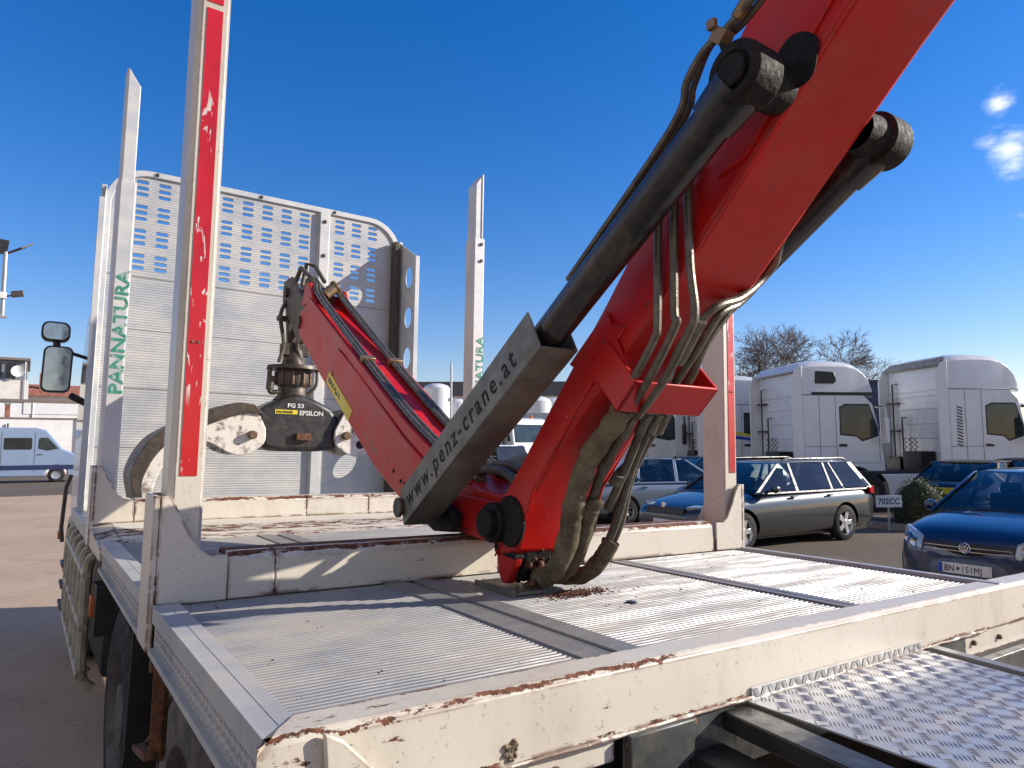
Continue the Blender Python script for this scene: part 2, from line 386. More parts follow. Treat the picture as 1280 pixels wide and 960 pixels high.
def cloth():
    s = NT('hose_sleeve_cloth')
    f = s.noise(38, 7, .75, stretch=(1, .45, 1), dist=1.2); g = s.noise(7, 5, .7, seed=4)
    c = s.mix(s.ramp(g, .38, .62), (.10, .078, .05), (.20, .165, .11)); c = s.mix(s.math('MULTIPLY', s.ramp(f, .55, .68), .8), c, (.34, .28, .19)); c = s.mix(s.ramp(s.noise(30, 6, .7, seed=9), .60, .70, 0, .8), c, (.04, .03, .022))
    s.set(col=c, rough=.9, spec=.15); b1 = s.bump(f, .9, .006); s.bump(s.noise(160, 3, .6), .4, .001, b1); return s.m
M['sleeve'] = cloth()
M['brass'] = simple('worn_brass_fitting', (.30, .20, .11), .4, .6)
M['rust'] = simple('rust', (.13, .055, .028), .8, .1, 0, .5, 40, .8, 120)
M['rustbolt'] = simple('rusty_bolt', (.17, .10, .06), .6, .3, 0, .4, 60, .6, 150)
M['black'] = simple('chassis_black', (.018, .019, .020), .42, 0, .1, .4, 12, .3, 60, dirt=.4, dcol=(.07, .06, .05))
M['chassis'] = simple('chassis_dark_grey', (.06, .068, .068), .45, 0, .1, .3, 8, .2, 50, dirt=.6, dcol=(.16, .13, .09))
M['tyre'] = simple('tyre_rubber', (.028, .028, .029), .75, 0, 0, .4, 12, .6, 60, dirt=.55, dcol=(.11, .10, .085), spec=.15)
M['tyre_dusty'] = simple('dusty_tyre_rubber', (.10, .085, .065), .85, 0, 0, .4, 9, .6, 60, dirt=.6, dcol=(.19, .16, .12))
M['rim'] = simple('dusty_steel_rim', (.10, .09, .08), .6, .2, 0, .4, 14, .2, 40, dirt=.6, dcol=(.17, .14, .11))
M['alloy'] = simple('alloy_silver', (.62, .63, .65), .3, .8, 0, .1, 18)
def glassy(name, c, sp):
    s = NT(name); s.set(col=s.mix(s.ramp(s.noise(2.5, 3), .35, .65), tuple(q * .6 for q in c), c), rough=.04, spec=sp); return s.m
M['glass'] = glassy('dark_window_glass', (.022, .028, .034), .5)
M['glass_green'] = glassy('tinted_cab_glass', (.035, .055, .055), .6)
M['mirrorglass'] = simple('mirror_glass', (.55, .6, .6), .06, 1)
M['blackplastic'] = simple('black_plastic', (.015, .015, .016), .4)
M['guard'] = simple('beige_guard_tube', (.36, .33, .25), .45, .1, 0, .3, 8, .1, 40, dirt=.5, dcol=(.17, .14, .10))
M['amber'] = simple('amber_lens', (.55, .14, .02), .2, 0, .5)
M['redlens'] = simple('red_lens', (.45, .012, .015), .2, 0, .5)
M['white'] = simple('white_paint', (.72, .73, .75), .3, 0, .4, .05, 2, dirt=.12, dcol=(.45, .42, .38))
M['offwhite'] = simple('cream_render', (.70, .66, .60), .85, 0, 0, .08, 1)
M['wallwhite'] = simple('white_wall', (.74, .74, .73), .8, 0, 0, .06, 1)
M['brownroof'] = simple('brown_flat_roof', (.20, .16, .14), .8)
M['tileroof'] = simple('red_tile_roof', (.34, .13, .08), .8, 0, 0, .4, 3)
M['greymetal'] = simple('grey_cladding', (.20, .21, .23), .6, 0, 0, .15, 1)
M['darkroof'] = simple('dark_hall_roof', (.085, .095, .11), .6, 0, 0, .1, .3)
M['bark'] = simple('bare_bark', (.17, .13, .105), .9)
M['galv'] = simple('galvanised_pole', (.45, .47, .48), .45, .6)
M['kerb'] = simple('kerb_concrete', (.32, .30, .27), .85, 0, 0, .3, 10, .4, 60)
M['soil'] = simple('planting_bed_soil', (.045, .035, .028), .95, 0, 0, .5, 8, .8, 30)
def stencil():
    s = NT('green_stencil_paint'); c = s.mix(s.ramp(s.noise(26, 7, .75), .50, .62), (.03, .24, .16), (.46, .47, .43)); s.set(col=c, rough=.6); return s.m
M['greenpaint'] = stencil()
M['yellow'] = simple('yellow_sticker', (.75, .60, .03), .4)
M['tapewhite'] = simple('white_lettering', (.75, .75, .72), .5)
M['plate'] = simple('number_plate_white', (.70, .69, .66), .35)
M['plateyellow'] = simple('number_plate_yellow', (.62, .50, .04), .4)
M['euroblue'] = simple('plate_blue', (.01, .06, .45), .4)
M['ink'] = simple('plate_black', (.012, .012, .014), .5)
M['pale_blue_plate'] = simple('bay_sign_plate', (.55, .62, .70), .4)
M['inkblue'] = simple('bay_sign_ink', (.02, .03, .10), .5)
M['chrome'] = simple('chrome', (.7, .72, .75), .15, 1)
M['lamp'] = simple('headlamp_lens', (.42, .46, .48), .12, .35, .5, .3, 20)
M['mud'] = simple('dried_mud', (.24, .18, .12), .95, 0, 0, .4, 50, 1.0, 70)
M['mulch'] = simple('rusty_bark_debris', (.16, .06, .035), .95, 0, 0, .6, 80, 1, 100)
M['grapple'] = simple('grapple_black_paint', (.022, .022, .024), .42, 0, .2, .5, 12, .3, 50, dirt=.45, dcol=(.11, .08, .05))
def jaw():
    s = NT('jaw_worn_white_paint')
    c = s.mix(s.ramp(s.noise(14, 9, .75), .36, .50), (.16, .13, .10), (.72, .68, .62))
    c = s.mix(s.ramp(s.noise(45, 7, .75, seed=3), .62, .70), c, (.16, .12, .09))
    s.set(col=c, rough=.5); s.bump(s.noise(30, 8, .7), .4, .004); return s.m
M['jaw'] = jaw()
def tape():
    s = NT('red_reflective_tape')
    c = s.mix(s.ramp(s.noise(3, 5, .6, stretch=(1, 1, .6)), .3, .7), (.40, .006, .010), (.60, .012, .016))
    sc_ = s.ramp(s.noise(26, 5, .6, stretch=(1.4, 1, .30), dist=1.6, seed=5), .605, .625)
    gate = s.ramp(s.noise(2.4, 2, seed=8), .42, .52)
    c = s.mix(s.math('MULTIPLY', sc_, gate), c, (.62, .60, .56))
    c = s.mix(s.math('MULTIPLY', s.ramp(s.noise(32, 5, .6, stretch=(1.4, 1, .5), dist=1.2, seed=15), .67, .69), gate), c, (.07, .05, .04))
    s.set(col=c, rough=.3, coat=.4); return s.m
M['tape'] = tape()
def ground_mat(name, c0, c1, c2, grain=160):
    s = NT(name)
    big = s.noise(.35, 6, .6); mid = s.noise(2.2, 8, .7, seed=2); gr = s.noise(grain, 3, .7, seed=4); st = s.noise(26, 6, .75, seed=6); g2 = s.noise(48, 5, .8, seed=14); crk = s.noise(1.3, 10, .75, seed=17, dist=.6)
    c = s.mix(s.ramp(big, .3, .7), c0, c1)
    c = s.mix(s.math('MULTIPLY', s.ramp(mid, .5, .75), .6), c, c2)
    c = s.mix(s.math('MULTIPLY', s.ramp(gr, .55, .7), .45), c, tuple(min(1, q * 1.9) for q in c1))
    c = s.mix(s.math('MULTIPLY', s.ramp(st, .60, .72), .45), c, tuple(q * .45 for q in c0))
    c = s.mix(s.math('MULTIPLY', s.ramp(g2, .40, .62), .30), c, tuple(q * .55 for q in c0)); c = s.mix(s.math('MULTIPLY', s.ramp(crk, .57, .63), .35), c, tuple(q * .6 for q in c0))
    s.set(col=c, rough=.93, spec=.25)
    b = s.bump(gr, .5, .004); s.bump(st, .35, .008, b); return s.m
M['asphalt'] = ground_mat('worn_pale_asphalt', (.43, .315, .225), (.52, .39, .285), (.32, .235, .17))
M['asphalt_dark'] = ground_mat('parking_asphalt', (.12, .095, .075), (.17, .135, .105), (.09, .072, .058), 120)
def carpaint(name, col, dirt=.1):
    s = NT(name); n = s.noise(1.7, 4)
    c = s.mix(s.ramp(n, .3, .7), tuple(q * .93 for q in col), col)
    z = s.sep()[2]; c = s.mix(s.math('MULTIPLY', s.ramp(z, .5, .15), dirt * 3, clamp=True), c, (.16, .14, .12))
    s.set(col=c, metal=.45, rough=.32, coat=1.0, crough=.03); return s.m

def clear_glass():
    s = NT('see_through_car_glass'); nt_ = s.t
    tr = nt_.nodes.new("ShaderNodeBsdfTransparent"); tr.inputs[0].default_value = (.50, .56, .56, 1)
    gl = nt_.nodes.new("ShaderNodeBsdfGlossy"); gl.inputs["Roughness"].default_value = .02
    fr_ = nt_.nodes.new("ShaderNodeFresnel"); fr_.inputs[0].default_value = 1.55
    ml = nt_.nodes.new("ShaderNodeMath"); ml.operation = 'MULTIPLY_ADD'; ml.inputs[1].default_value = .8; ml.inputs[2].default_value = .04; nt_.links.new(fr_.outputs[0], ml.inputs[0])
    mx_ = nt_.nodes.new("ShaderNodeMixShader"); nt_.links.new(ml.outputs[0], mx_.inputs[0]); nt_.links.new(tr.outputs[0], mx_.inputs[1]); nt_.links.new(gl.outputs[0], mx_.inputs[2])
    nt_.links.new(mx_.outputs[0], nt_.nodes["Material Output"].inputs[0]); return s.m
M['car_glass'] = clear_glass()

# ------------------------------------------------------------------ ground and paved areas (world frame, z = 0)
def sheet(x0, x1, y0, y1, z): return MB().add([(x0, y0, z), (x1, y0, z), (x1, y1, z), (x0, y1, z)], [(0, 1, 2, 3)])
structure(sheet(-900, 900, -900, 900, -.002), 'ground', M['asphalt'])
structure(MB().pz([(6.2, -20), (60, -20), (60, 60), (20, 60), (12, 30), (6.2, 14)], .001, .004), 'parking_lot', M['asphalt_dark'])
structure(sheet(-30, 5, 30.5, 52, .004), 'road', M['asphalt_dark'])
# planting bed with kerb between the bays
structure(MB().pz([(14.9, 4.0), (15.8, 4.0), (15.8, 10.5), (14.9, 10.5)], .01, .11), 'planting_bed', M['soil'])
kb = MB(); kb.bb(14.76, 14.9, 3.9, 10.6, .0, .13); kb.bb(14.76, 15.9, 10.5, 10.62, 0, .13); kb.bb(15.8, 15.9, 3.9, 10.5, 0, .13)
structure(kb, 'kerb', M['kerb'])

# ------------------------------------------------------------------ truck frame (deck plane z = 0, x to the truck's right, y forwards)
Mr = Matrix(((0.9997622922930232, -0.001592430178210924, 0.021744495283338057), (0.0015678214352360942, 0.9999981111830502, 0.0011487237610498108), (-0.021746283474350286, -0.001114359214754987, 0.9997629005712271)))
Ct = Vector((-0.3740671244847693, -1.1752302461988, 0.41966495788686143))
TF = Mr.to_4x4(); TF.translation = Vector((0, 0, 1.78)) - Mr @ Ct

truck = thing('timber_truck', 'white forestry truck with an empty aluminium stake deck, rusty cream bolsters and tall perforated headboard', 'truck', (1.2, 2.5, -1.33), TF)
XL, XR = -.065, 2.37          # outer faces of the bed

def ribbed(x0, x1, y0, y1, z=0, pitch=.0162, h=.0045):
    from mathutils import noise as mn
    prof = [(y0, z - .03)]; n = int((y1 - y0) / pitch); p = (y1 - y0) / n
    for i in range(n):
        a = y0 + i * p
        prof += [(a, z - h), (a + p * .18, z - h), (a + p * .34, z), (a + p * .82, z), (a + p * .98, z - h)]
    prof += [(y1, z - h), (y1, z - .03)]
    b = MB(); k = len(prof); nx = max(8, int((x1 - x0) / .022))
    for j in range(nx + 1):
        x = x0 + (x1 - x0) * j / nx
        for q in prof:
            e = min(1, (q[0] - y0) / .03, (y1 - q[0]) / .03) if q[1] > z - .02 else 0
            dn = mn.noise(Vector((x * 4.5, q[0] * 7, 3.1))); d2 = mn.noise(Vector((x * 13, q[0] * 22, 7.7)))
            b.v.append((x, q[0] + e * (.0022 * mn.noise(Vector((x * 6, q[0] * 9, 1.3))) + .0010 * d2), q[1] + e * (-.0028 * max(0, dn) ** 1.5 - .0008 * max(0, d2))))
    for j in range(nx):
        for i in range(k): b.f.append((j * k + i, j * k + (i + 1) % k, (j + 1) * k + (i + 1) % k, (j + 1) * k + i))
    b.f += [tuple(range(k))[::-1], tuple(range(nx * k, (nx + 1) * k))]
    return b
# deck panels of both bays with joint strips between them
for (ya, yb_) in ((-.035, .95), (1.10, 2.47)):
    for (xa, xb) in ((.0, .603), (.768, 1.563), (1.638, 2.335)):
        ribbed(xa, xb, ya, yb_).build('deck_panel', M['deck'], truck, smooth=0)
    for (xa, xb) in ((.603, .768), (1.563, 1.638)):
        s_ = MB(); wdt = xb - xa; s_.bb(xa, xb, ya, yb_, -.03, -.004)
        s_.bb(xa, xa + wdt * .42, ya, yb_, -.004, .004); s_.bb(xb - wdt * .40, xb, ya, yb_, -.004, .003)
        s_.bb(xa + wdt * .47, xa + wdt * .52, ya, yb_, -.004, .001)
        s_.build('joint_strip', M['alu'], truck, .001)
# a scatter of debris and a drain hole cover on the deck
d_ = MB(); d_.lathe([(0, .018), (.004, .014), (.005, 0)], (1.09, .34, 0), (0, 0, 1), 9); d_.build('deck_plug', M['black'], truck)

# left and right edge rails
for side in (0, 1):
    f = (lambda x: x) if side == 0 else (lambda x: XL + XR - x)
    for (ya, yb_) in ((-.104 if side == 0 else -.11, .93), (1.10, 2.42)):
        b = MB()
        def bx(x0, x1, z0, z1): b.bb(min(f(x0), f(x1)), max(f(x0), f(x1)), ya, yb_, z0, z1)
        bx(XL, .0, -.004, .008) if side == 0 else bx(XL, -.03, -.02, .012)
        bx(XL, XL + .006, -.035, .0035); bx(XL + .008, XL + .014, -.10, -.035); bx(XL - .006, XL + .012, -.115, -.10)
        if side == 0: bx(XL - .001, XL + .004, .008, .0095); bx(-.030, -.0285, .008, .0088)
        o = b.build('side_rail', M['rail'], truck, .0015)
        if side == 0:      # embossed tread inlay on the outside
            e = MB(); y = ya + .02; k = 0
            while y < yb_ - .03:
                for j in range(3):
                    z = -.093 + j * .021; a = R(38 if (k + j) % 2 else -38)
                    m = Matrix.Rotation(a, 3, 'X'); e.box((XL + .0075, y + (.006 if j % 2 else 0), z + .004), (.003, .016, .0045), m)
                y += .0175; k += 1
            e.build('tread_inlay', M['tread'], o, 0)

def mirror_x(pts): return [(XL + XR - a, b) for a, b in pts]
def bolster(y0, z0, zt, stakey, name='bolster'):
    ys = y0; d = .15
    body = MB()
    prof = [(ys, z0), (ys + .004, zt - .02), (ys + .022, zt), (ys + d - .02, zt), (ys + d, zt - .02), (ys + d, z0)]
    xs = [.125, .255, 1.03, 1.42, XL + XR - .125]
    for i in range(len(xs) - 1): body.px(prof, xs[i] + (.0012 if i else 0), xs[i + 1] - .0012)
    o = body.build(name, M['cream_worn'], truck, .004)
    g = [(-.06, z0 - .0), (-.06, z0 + .29), (-.033, z0 + .29), (-.012, z0 + .245), (.018, z0 + .185), (.045, z0 + .143), (.075, z0 + .122), (.12, zt - .004), (.12, z0)]
    for mir in (0, 1):
        pts = mirror_x(g) if mir else g
        gg = MB(); gg.py(pts, ys - .006, ys + .002)
        gg.py(pts, ys + d - .004, ys + d + .004)
        # outer cheek plate, wrapping down over the rail
        xa = XL - .012 if not mir else XR - .004; gg.bb(xa, xa + .016, ys - .006, ys + d + .004, z0 - .115, z0 + .29)
        gg.build('end_gusset', M['cream'], o, .003)
    return o
b2 = bolster(.944, .003, .131, 1.0)
b3 = bolster(3.0, .037, .155, 3.1)

def stake(xc, y0, zb, z1, z2, left, strip=True, letters=False, top_w=.8, slim=False):
    w_, d = .087, .125; x0 = xc - w_ / 2; x1 = xc + w_ / 2
    def prof(x0, x1, y0, y1, c=.014):
        if left: return [(x0, y0 + c * 1.4), (x0 + c, y0), (x1 - .004, y0), (x1, y0 + .004), (x1, y1), (x0, y1)]
        return [(x0, y0 + .004), (x0 + .004, y0), (x1 - .006, y0), (x1, y0 + .006), (x1, y1), (x0, y1)]
    b = MB(); b.pz(prof(x0, x1, y0, y0 + d), zb, z1)
    o = b.build('stake', M['white_stake'] if strip else M['frame_alu'], truck, .002)
    if z2 > z1:   # inner extension profile, cut off at a slant
        t = MB(); c = .008
        p = prof(x0 + c, x1 - c, y0 + c, y0 + d - c, .01); n = len(p)
        vs = [(a, bb, z1) for a, bb in p] + [(a, bb, z2 - (.09 if (a > xc) == left else .0) * (1 if True else 0)) for a, bb in p]
        t.add(vs, [tuple(range(n))[::-1], tuple(range(n, 2 * n))] + [(i, (i + 1) % n, n + (i + 1) % n, n + i) for i in range(n)])
        if not left: t.bb(x1 - c - .018, x1 - c - .012, y0 + .002, y0 + c, z1, z2 - .02)
        t.build('stake_extension', M['frame_alu'], o, .001)
    # narrow edge flange and foot plate
    e = MB(); e.bb(x1 - .002, x1 + .005, y0 + .012, y0 + .022, zb + .05, z1); e.build('edge_flange', M['frame_alu'], o)
    if strip:
        s_ = MB(); xs0 = xc - .018 if left else xc - .014
        s_.bb(xs0, xs0 + .044, y0 - .0022, y0 + .001, .345, 1.715); s_.bb(xs0, xs0 + .044, y0 - .0022, y0 + .001, 1.735, z1 - .05)
        s_.build('reflective_strip', M['tape'], o)
        bt = MB()
        for zz in (.72, .735): bt.lathe([(0, .005), (.003, .0035), (.0035, 0)], (xs0 + .012 + (zz - .72), y0 - .002, .72), (0, -1, 0), 8)
        bt.build('rivet', M['rustbolt'], o)
    return o
stake(.005, .965, .02, 2.12, 2.12, True)
stake(2.325, .965, .02, 2.12, 2.12, False)
s3 = stake(-.003, 3.08, .05, 1.86, 2.50, True, strip=False)
s4 = stake(2.305, 3.18, .05, 2.00, 2.50, False, strip=False)
text('stencil_lettering', 'PANNATURA', .088, (.037, 3.08 - .001, .70), (0, 0, 1), (-1, 0, 0), M['greenpaint'], s3, bold=.0022, sx=1.25, space=1.02)
text('stencil_lettering', 'PANNATURA', .085, (2.352, 3.18 - .001, .68), (0, 0, 1), (-1, 0, 0), M['greenpaint'], s4, bold=.002, sx=1.15)
bt = MB()
for zz in (1.955, 1.83): bt.lathe([(0, .012), (.012, .012), (.013, 0)], (2.32, 3.18, zz), (0, -1, 0), 6)
bt.build('bolt', M['steel_dark'], s4)

# front crossbeam below bolster 3 (sloping rusty flange) and the rear crossbeam nearest the camera
c3 = MB(); c3.px([(2.43, -.10), (2.43, -.002), (2.45, .004), (2.95, .035), (3.0, .037), (3.16, .037), (3.16, -.10)], .02, XL + XR - .02)
c3.prism([(2.43, .0), (2.45, .004), (2.95, .035), (3.16, .037), (3.16, -.06), (2.43, -.06)], XL - .004, .02, lambda a, b, t: (t, a, b - (.02 if t < 0 else 0)))
c3.build('crossbeam', M['cream_worn'], truck, .004)
rb = MB()
# rear crossbeam: folded section with a clipped left end
secs = []
for x, dz, yy in ((XL - .010, -.012, .004), (XL + .004, -.003, .002), (XL + .03, -.001, 0), (.0, .0, 0), (.03, .0, 0), (2.9, -.004, 0)):
    fy = {XL - .010: -.120, XL + .004: -.116, XL + .03: -.078}.get(x, -.040)
    secs.append([(x, fy, -.12 + (0 if x > 0 else -.02)), (x, fy, .008 + dz), (x, fy - .004, .012 + dz), (x, -.112 + yy, .012 + dz), (x, -.124 + yy, .002 + dz), (x, -.128 + yy, -.113)])
rb.loft(secs)
rbo = rb.build('rear_crossbeam', M['cream_beam'], truck, .003)
fl = MB(); fl.bb(.10, .60, -.120, -.112, -.165, -.113); fl.bb(2.05, 2.9, -.120, -.112, -.185, -.117)
fl.build('lower_flange', M['cream'], rbo, .003)
# raised edge plate and weld seam in the left end of the rear crossbeam
ep = MB(); ep.prism([(.045, .010), (.075, -.005), (.12, -.05), (.16, -.11), (.10, -.11), (.05, -.06)], -.140, -.128, lambda a, b, t: (a - .03, t, b)); ep.build('end_plate', M['cream'], rbo, .004)
wd = MB(); path = [(.1 + i * .025, -.131 + random.uniform(-.001, .001), -.1145 + random.uniform(-.0012, .0012)) for i in range(84)]
wd.tube(path, [.0032 + random.uniform(0, .0014) for _ in path], 6); wd.build('weld_seam', M['cream'], rbo)
bl = MB()
for x, z in ((.455, -.148), (.625, -.135), (.81, -.128), (1.80, -.135), (2.10, -.145), (2.28, -.150), (2.55, -.155)):
    bl.lathe([(0, .0085), (.008, .0085), (.0105, .006), (.011, 0)], (x, -.1205 if x < .61 or x > 2.05 else -.1265, z), (0, -1, 0), 6)
bl.build('bolt', M['rustbolt'], rbo, 0, smooth=20)
md = MB()
for i in range(26):
    a = random.uniform(0, 6.3); r_ = random.uniform(0, .013)
    md.lathe([(0, .006), (.004, .0045), (.006, 0)], (.352 + r_ * math.cos(a), -.128, -.088 + r_ * math.sin(a) * 1.3), (random.uniform(-.3, .3), -1, random.uniform(-.3, .3)), 7)
md.build('mud_clump', M['mud'], rbo, sub=1)

# chassis parts under and behind the rear crossbeam
ch = MB()
ch.bb(.62, .95, -.126, -.118, -.30, -.117); ch.bb(1.72, 2.04, -.126, -.118, -.30, -.120)
ch.prism([(.62, -.19), (.74, -.21), (.80, -.19), (.80, -.117), (.62, -.117)], -.145, -.127, lambda a, b, t: (a, t, b))
ch.build('mounting_plate', M['chassis'], truck, .003)
sf = MB()
sf.bb(.30, .42, -.10, 4.9, -.42, -.13); sf.bb(1.88, 2.0, -.10, 4.9, -.42, -.13); sf.bb(.42, 1.88, -.05, 4.9, -.30, -.14)
sf.bb(.55, .64, -2.6, 6.6, -.62, -.36); sf.bb(1.62, 1.71, -2.6, 6.6, -.62, -.36)
sf.bb(.05, 2.25, 1.0, 1.12, -.25, -.13); sf.bb(.05, 2.25, 2.55, 3.1, -.25, -.13); sf.bb(.05, 2.25, 4.2, 4.7, -.25, -.1)
sf.bb(.7, 1.7, -2.4, -.13, -.75, -.42)
sf.build('chassis_frame', M['black'], truck, .004)
# black frame bar and tread plate walkway
fb = MB(); fb.prism([(.905, -.128), (.985, -.128), (.86, -1.1), (.78, -1.1)], -.165, -.125, lambda a, b, t: (a, b, t)); fb.prism([(.80, -.128), (.905, -.128), (.78, -1.1), (.70, -1.1)], -.52, -.19, lambda a, b, t: (a, b, t))
fb.build('frame_bar', M['black'], truck, .004)
def tread_plate(corners, z, name, ybase=None):
    b = MB(); b.pz(corners, z - .004, z)
    (xa, ya), (xb, yb_) = (min(c[0] for c in corners), min(c[1] for c in corners)), (max(c[0] for c in corners), max(c[1] for c in corners))
    P = .060; ix = 0; x = xa
    def inside(px_, py_):
        n = len(corners); s_ = 0
        for i in range(n):
            x0, y0 = corners[i]; x1, y1 = corners[(i + 1) % n]
            cr_ = (x1 - x0) * (py_ - y0) - (y1 - y0) * (px_ - x0)
            if cr_ > -.006: s_ += 1
        return s_ == n
    while x < xb:
        y = ya; iy = 0
        while y < yb_:
            horiz = (ix + iy) % 2
            for k in range(5):
                o_ = (k - 2) * .0080
                cx, cy = (x, y + o_) if horiz else (x + o_, y)
                dx, dy = (.0185, 0) if horiz else (0, .0185)
                # bars run diagonally to the plate edges
                def rot(a, b_): c_, s2 = math.cos(R(45)), math.sin(R(45)); return (x + (a - x) * c_ - (b_ - y) * s2, y + (a - x) * s2 + (b_ - y) * c_)
                e0 = rot(cx - dx, cy - dy); e1 = rot(cx + dx, cy + dy); mid = rot(cx, cy)
                if inside(*e0) and inside(*e1):
                    nx, ny = (e1[1] - e0[1]), -(e1[0] - e0[0]); l_ = math.hypot(nx, ny); nx *= .0026 / l_; ny *= .0026 / l_
                    b.add([(e0[0], e0[1], z), (mid[0] + nx, mid[1] + ny, z), (e1[0], e1[1], z), (mid[0] - nx, mid[1] - ny, z), (mid[0], mid[1], z + .0022)], [(0, 1, 4), (1, 2, 4), (2, 3, 4), (3, 0, 4)])
            y += P * .72; iy += 1
        x += P * .72; ix += 1
    return b
tp = tread_plate([(.985, -1.1), (1.60, -1.1), (1.765, -.134), (.985, -.134)], -.118, 'w')
tpo = tp.build('walkway_plate', M['tread'], truck, smooth=0)
up_ = MB(); up_.bb(1.0, 1.765, -.134, -.1305, -.118, -.092)
k = 0; x = 1.01
while x < 1.75:
    for j in range(4): up_.box((x + j * .004, -.1348, -.105), (.0022, .002, .020), Matrix.Rotation(R(25 if k % 2 else -25), 3, 'Y'))
    x += .026; k += 1
up_.build('upturned_edge', M['tread'], tpo)
tp2 = tread_plate([(.60, -1.1), (.775, -1.1), (.865, -.335), (.79, -.335)], -.205, 'w2'); tp2.cyl((.80, -.325, -.209), (.80, -.325, -.2), .03)
tp2.build('step_plate', M['tread'], truck, smooth=0)
sb = MB(); sb.prism([(1.79, -.14), (1.83, -.14), (1.66, -1.1), (1.62, -1.1)], -.124, -.112, lambda a, b, t: (a, b, t)); sb.build('edge_bar', M['alu'], truck, .002)
gp = MB(); gp.bb(2.04, 2.95, -.16, -.128, -.50, -.19); gp.build('rear_panel', M['chassis'], truck, .004)

# ------------------------------------------------------------------ headboard
YH = 4.75; HX0, HX1, HZ1 = .0, 2.39, 2.53
def rr_outline(x0, x1, z0, z1, r):
    return [(x0, z0), (x1, z0)] + arc(x1 - r, z1 - r, r, 0, 90, 10) + arc(x0 + r, z1 - r, r, 90, 180, 10)
holes = []
cols = [.245, .40, .553, .708, .863, 1.022, 1.180, 1.338, 1.493, 1.808, 1.962, 2.118]
for cx in cols:
    for gi in range(4):
        for k in range(3):
            zc = 2.437 - gi * .190 - k * .0475
            if cx > 2.0 and gi == 0 and k == 0: pass
            hw, hh = .045, .0145
            holes.append([(a, b_) for a, b_ in arc(cx + hw - hh, zc, hh, -90, 90, 5) + arc(cx - hw + hh, zc, hh, 90, 270, 5)])
hb = holed_plate(rr_outline(HX0 + .03, HX1 - .03, -.05, HZ1 - .02, .28), holes, .024, lambda a, b_, c: (a, YH + c, b_), 'headboard_panel', M['headboard'], truck)
fr = MB(); ro = rr_outline(HX0, HX1, -.05, HZ1, .30); ri = rr_outline(HX0 + .045, HX1 - .045, -.05, HZ1 - .045, .26); n = len(ro)
vs = [(a, YH - .03, b_) for a, b_ in ro] + [(a, YH - .03, b_) for a, b_ in ri] + [(a, YH + .05, b_) for a, b_ in ro] + [(a, YH + .05, b_) for a, b_ in ri]
fs = []
for i in range(1, n):
    j = (i + 1) % n
    fs += [(i, j, n + j, n + i), (2 * n + i, 3 * n + i, 3 * n + j, 2 * n + j), (i, 2 * n + i, 2 * n + j, j), (n + i, n + j, 3 * n + j, 3 * n + i)]
fr.add(vs, fs); fro = fr.build('headboard_frame', M['frame_alu'], truck, .004)
bt = MB()
for x, z in ((.34, 2.508), (1.12, 2.508), (1.75, 2.508), (.62, 2.508)): bt.lathe([(0, .014), (.008, .014), (.012, .008), (.012, 0)], (x, YH - .03, z), (0, -1, 0), 10)
bt.build('bolt', M['steel_dark'], fro)
hp = MB(); hp.bb(1.618, 1.705, YH - .05, YH - .013, .0, HZ1 - .045); hp.bb(1.610, 1.618, YH - .03, YH - .013, 0, HZ1 - .045)
hpo = hp.build('headboard_post', M['frame_alu'], truck, .005)
bt = MB()
for z in (2.40, 2.10, 1.7, 1.2): bt.lathe([(0, .016), (.01, .016), (.013, .01), (.013, 0)], (1.66, YH - .05, z), (0, -1, 0), 10)
bt.build('bolt', M['steel_dark'], hpo)
sm = MB()
for z in (.42, .86, 1.30, 1.70): sm.bb(HX0 + .05, 1.60, YH - .0145, YH - .0125, z, z + .006); sm.bb(1.71, HX1 - .05, YH - .0145, YH - .0125, z, z + .006)
for x, z in ((.15, .62), (.15, .50), (.62, .80), (1.35, .86), (.3, .35)): sm.lathe([(0, .02), (.006, .016), (.006, 0)], (x, YH - .013, z), (0, -1, 0), 12)
sm.build('panel_seam', M['alu'], truck)
# side wings: plates with round lightening holes reaching back towards the deck
def wing(xc, sgn):
    t0, t1 = YH - .02, YH - .35
    ztop0, ztop1 = 2.36, 2.16
    outer = [(t0, .0), (t1, .0), (t1, ztop1), (t0, ztop0)]
    hs_ = []
    for k in range(6):
        zc = 1.98 - .365 * k
        hs_.append([(a, b_) for a, b_ in arc((t0 + t1) / 2 - .06, zc, .058, 0, 342, 19, .095)])
    o = holed_plate(outer, hs_, .006, lambda a, b_, c: (xc + c + sgn * (YH - a) * .08, a, b_), 'side_wing', M['frame_alu'], truck)
    e = MB(); e.add([], [])
    for (yy, z1, dx) in ((t1, ztop1, .035), (t0 - .03, ztop0 - .01, .03)):
        xx = xc + sgn * (YH - yy) * .08
        e.bb(xx - .004, xx + sgn * dx if sgn > 0 else xx + .004, yy - .006, yy + .012, .0, z1) if sgn > 0 else e.bb(xx - dx, xx + .004, yy - .006, yy + .012, .0, z1)
    e.build('wing_edge', M['frame_alu'], o, .002)
wing(2.365, 1); wing(.01, -1)
wr = MB(); wr.bb(2.30, 2.34, YH - .12, YH - .03, 0, 2.33); wr.build('corner_rail', M['steel_dark'], truck, .004)
lf = MB(); lf.bb(-.055, .0, 3.2, 4.86, -.10, -.012); lf.bb(2.31, 2.365, 3.2, 4.86, -.10, -.012); lf.bb(0, 2.3, 3.16, 4.86, -.06, -.02)
lf.build('front_deck_base', M['rail'], truck, .006)

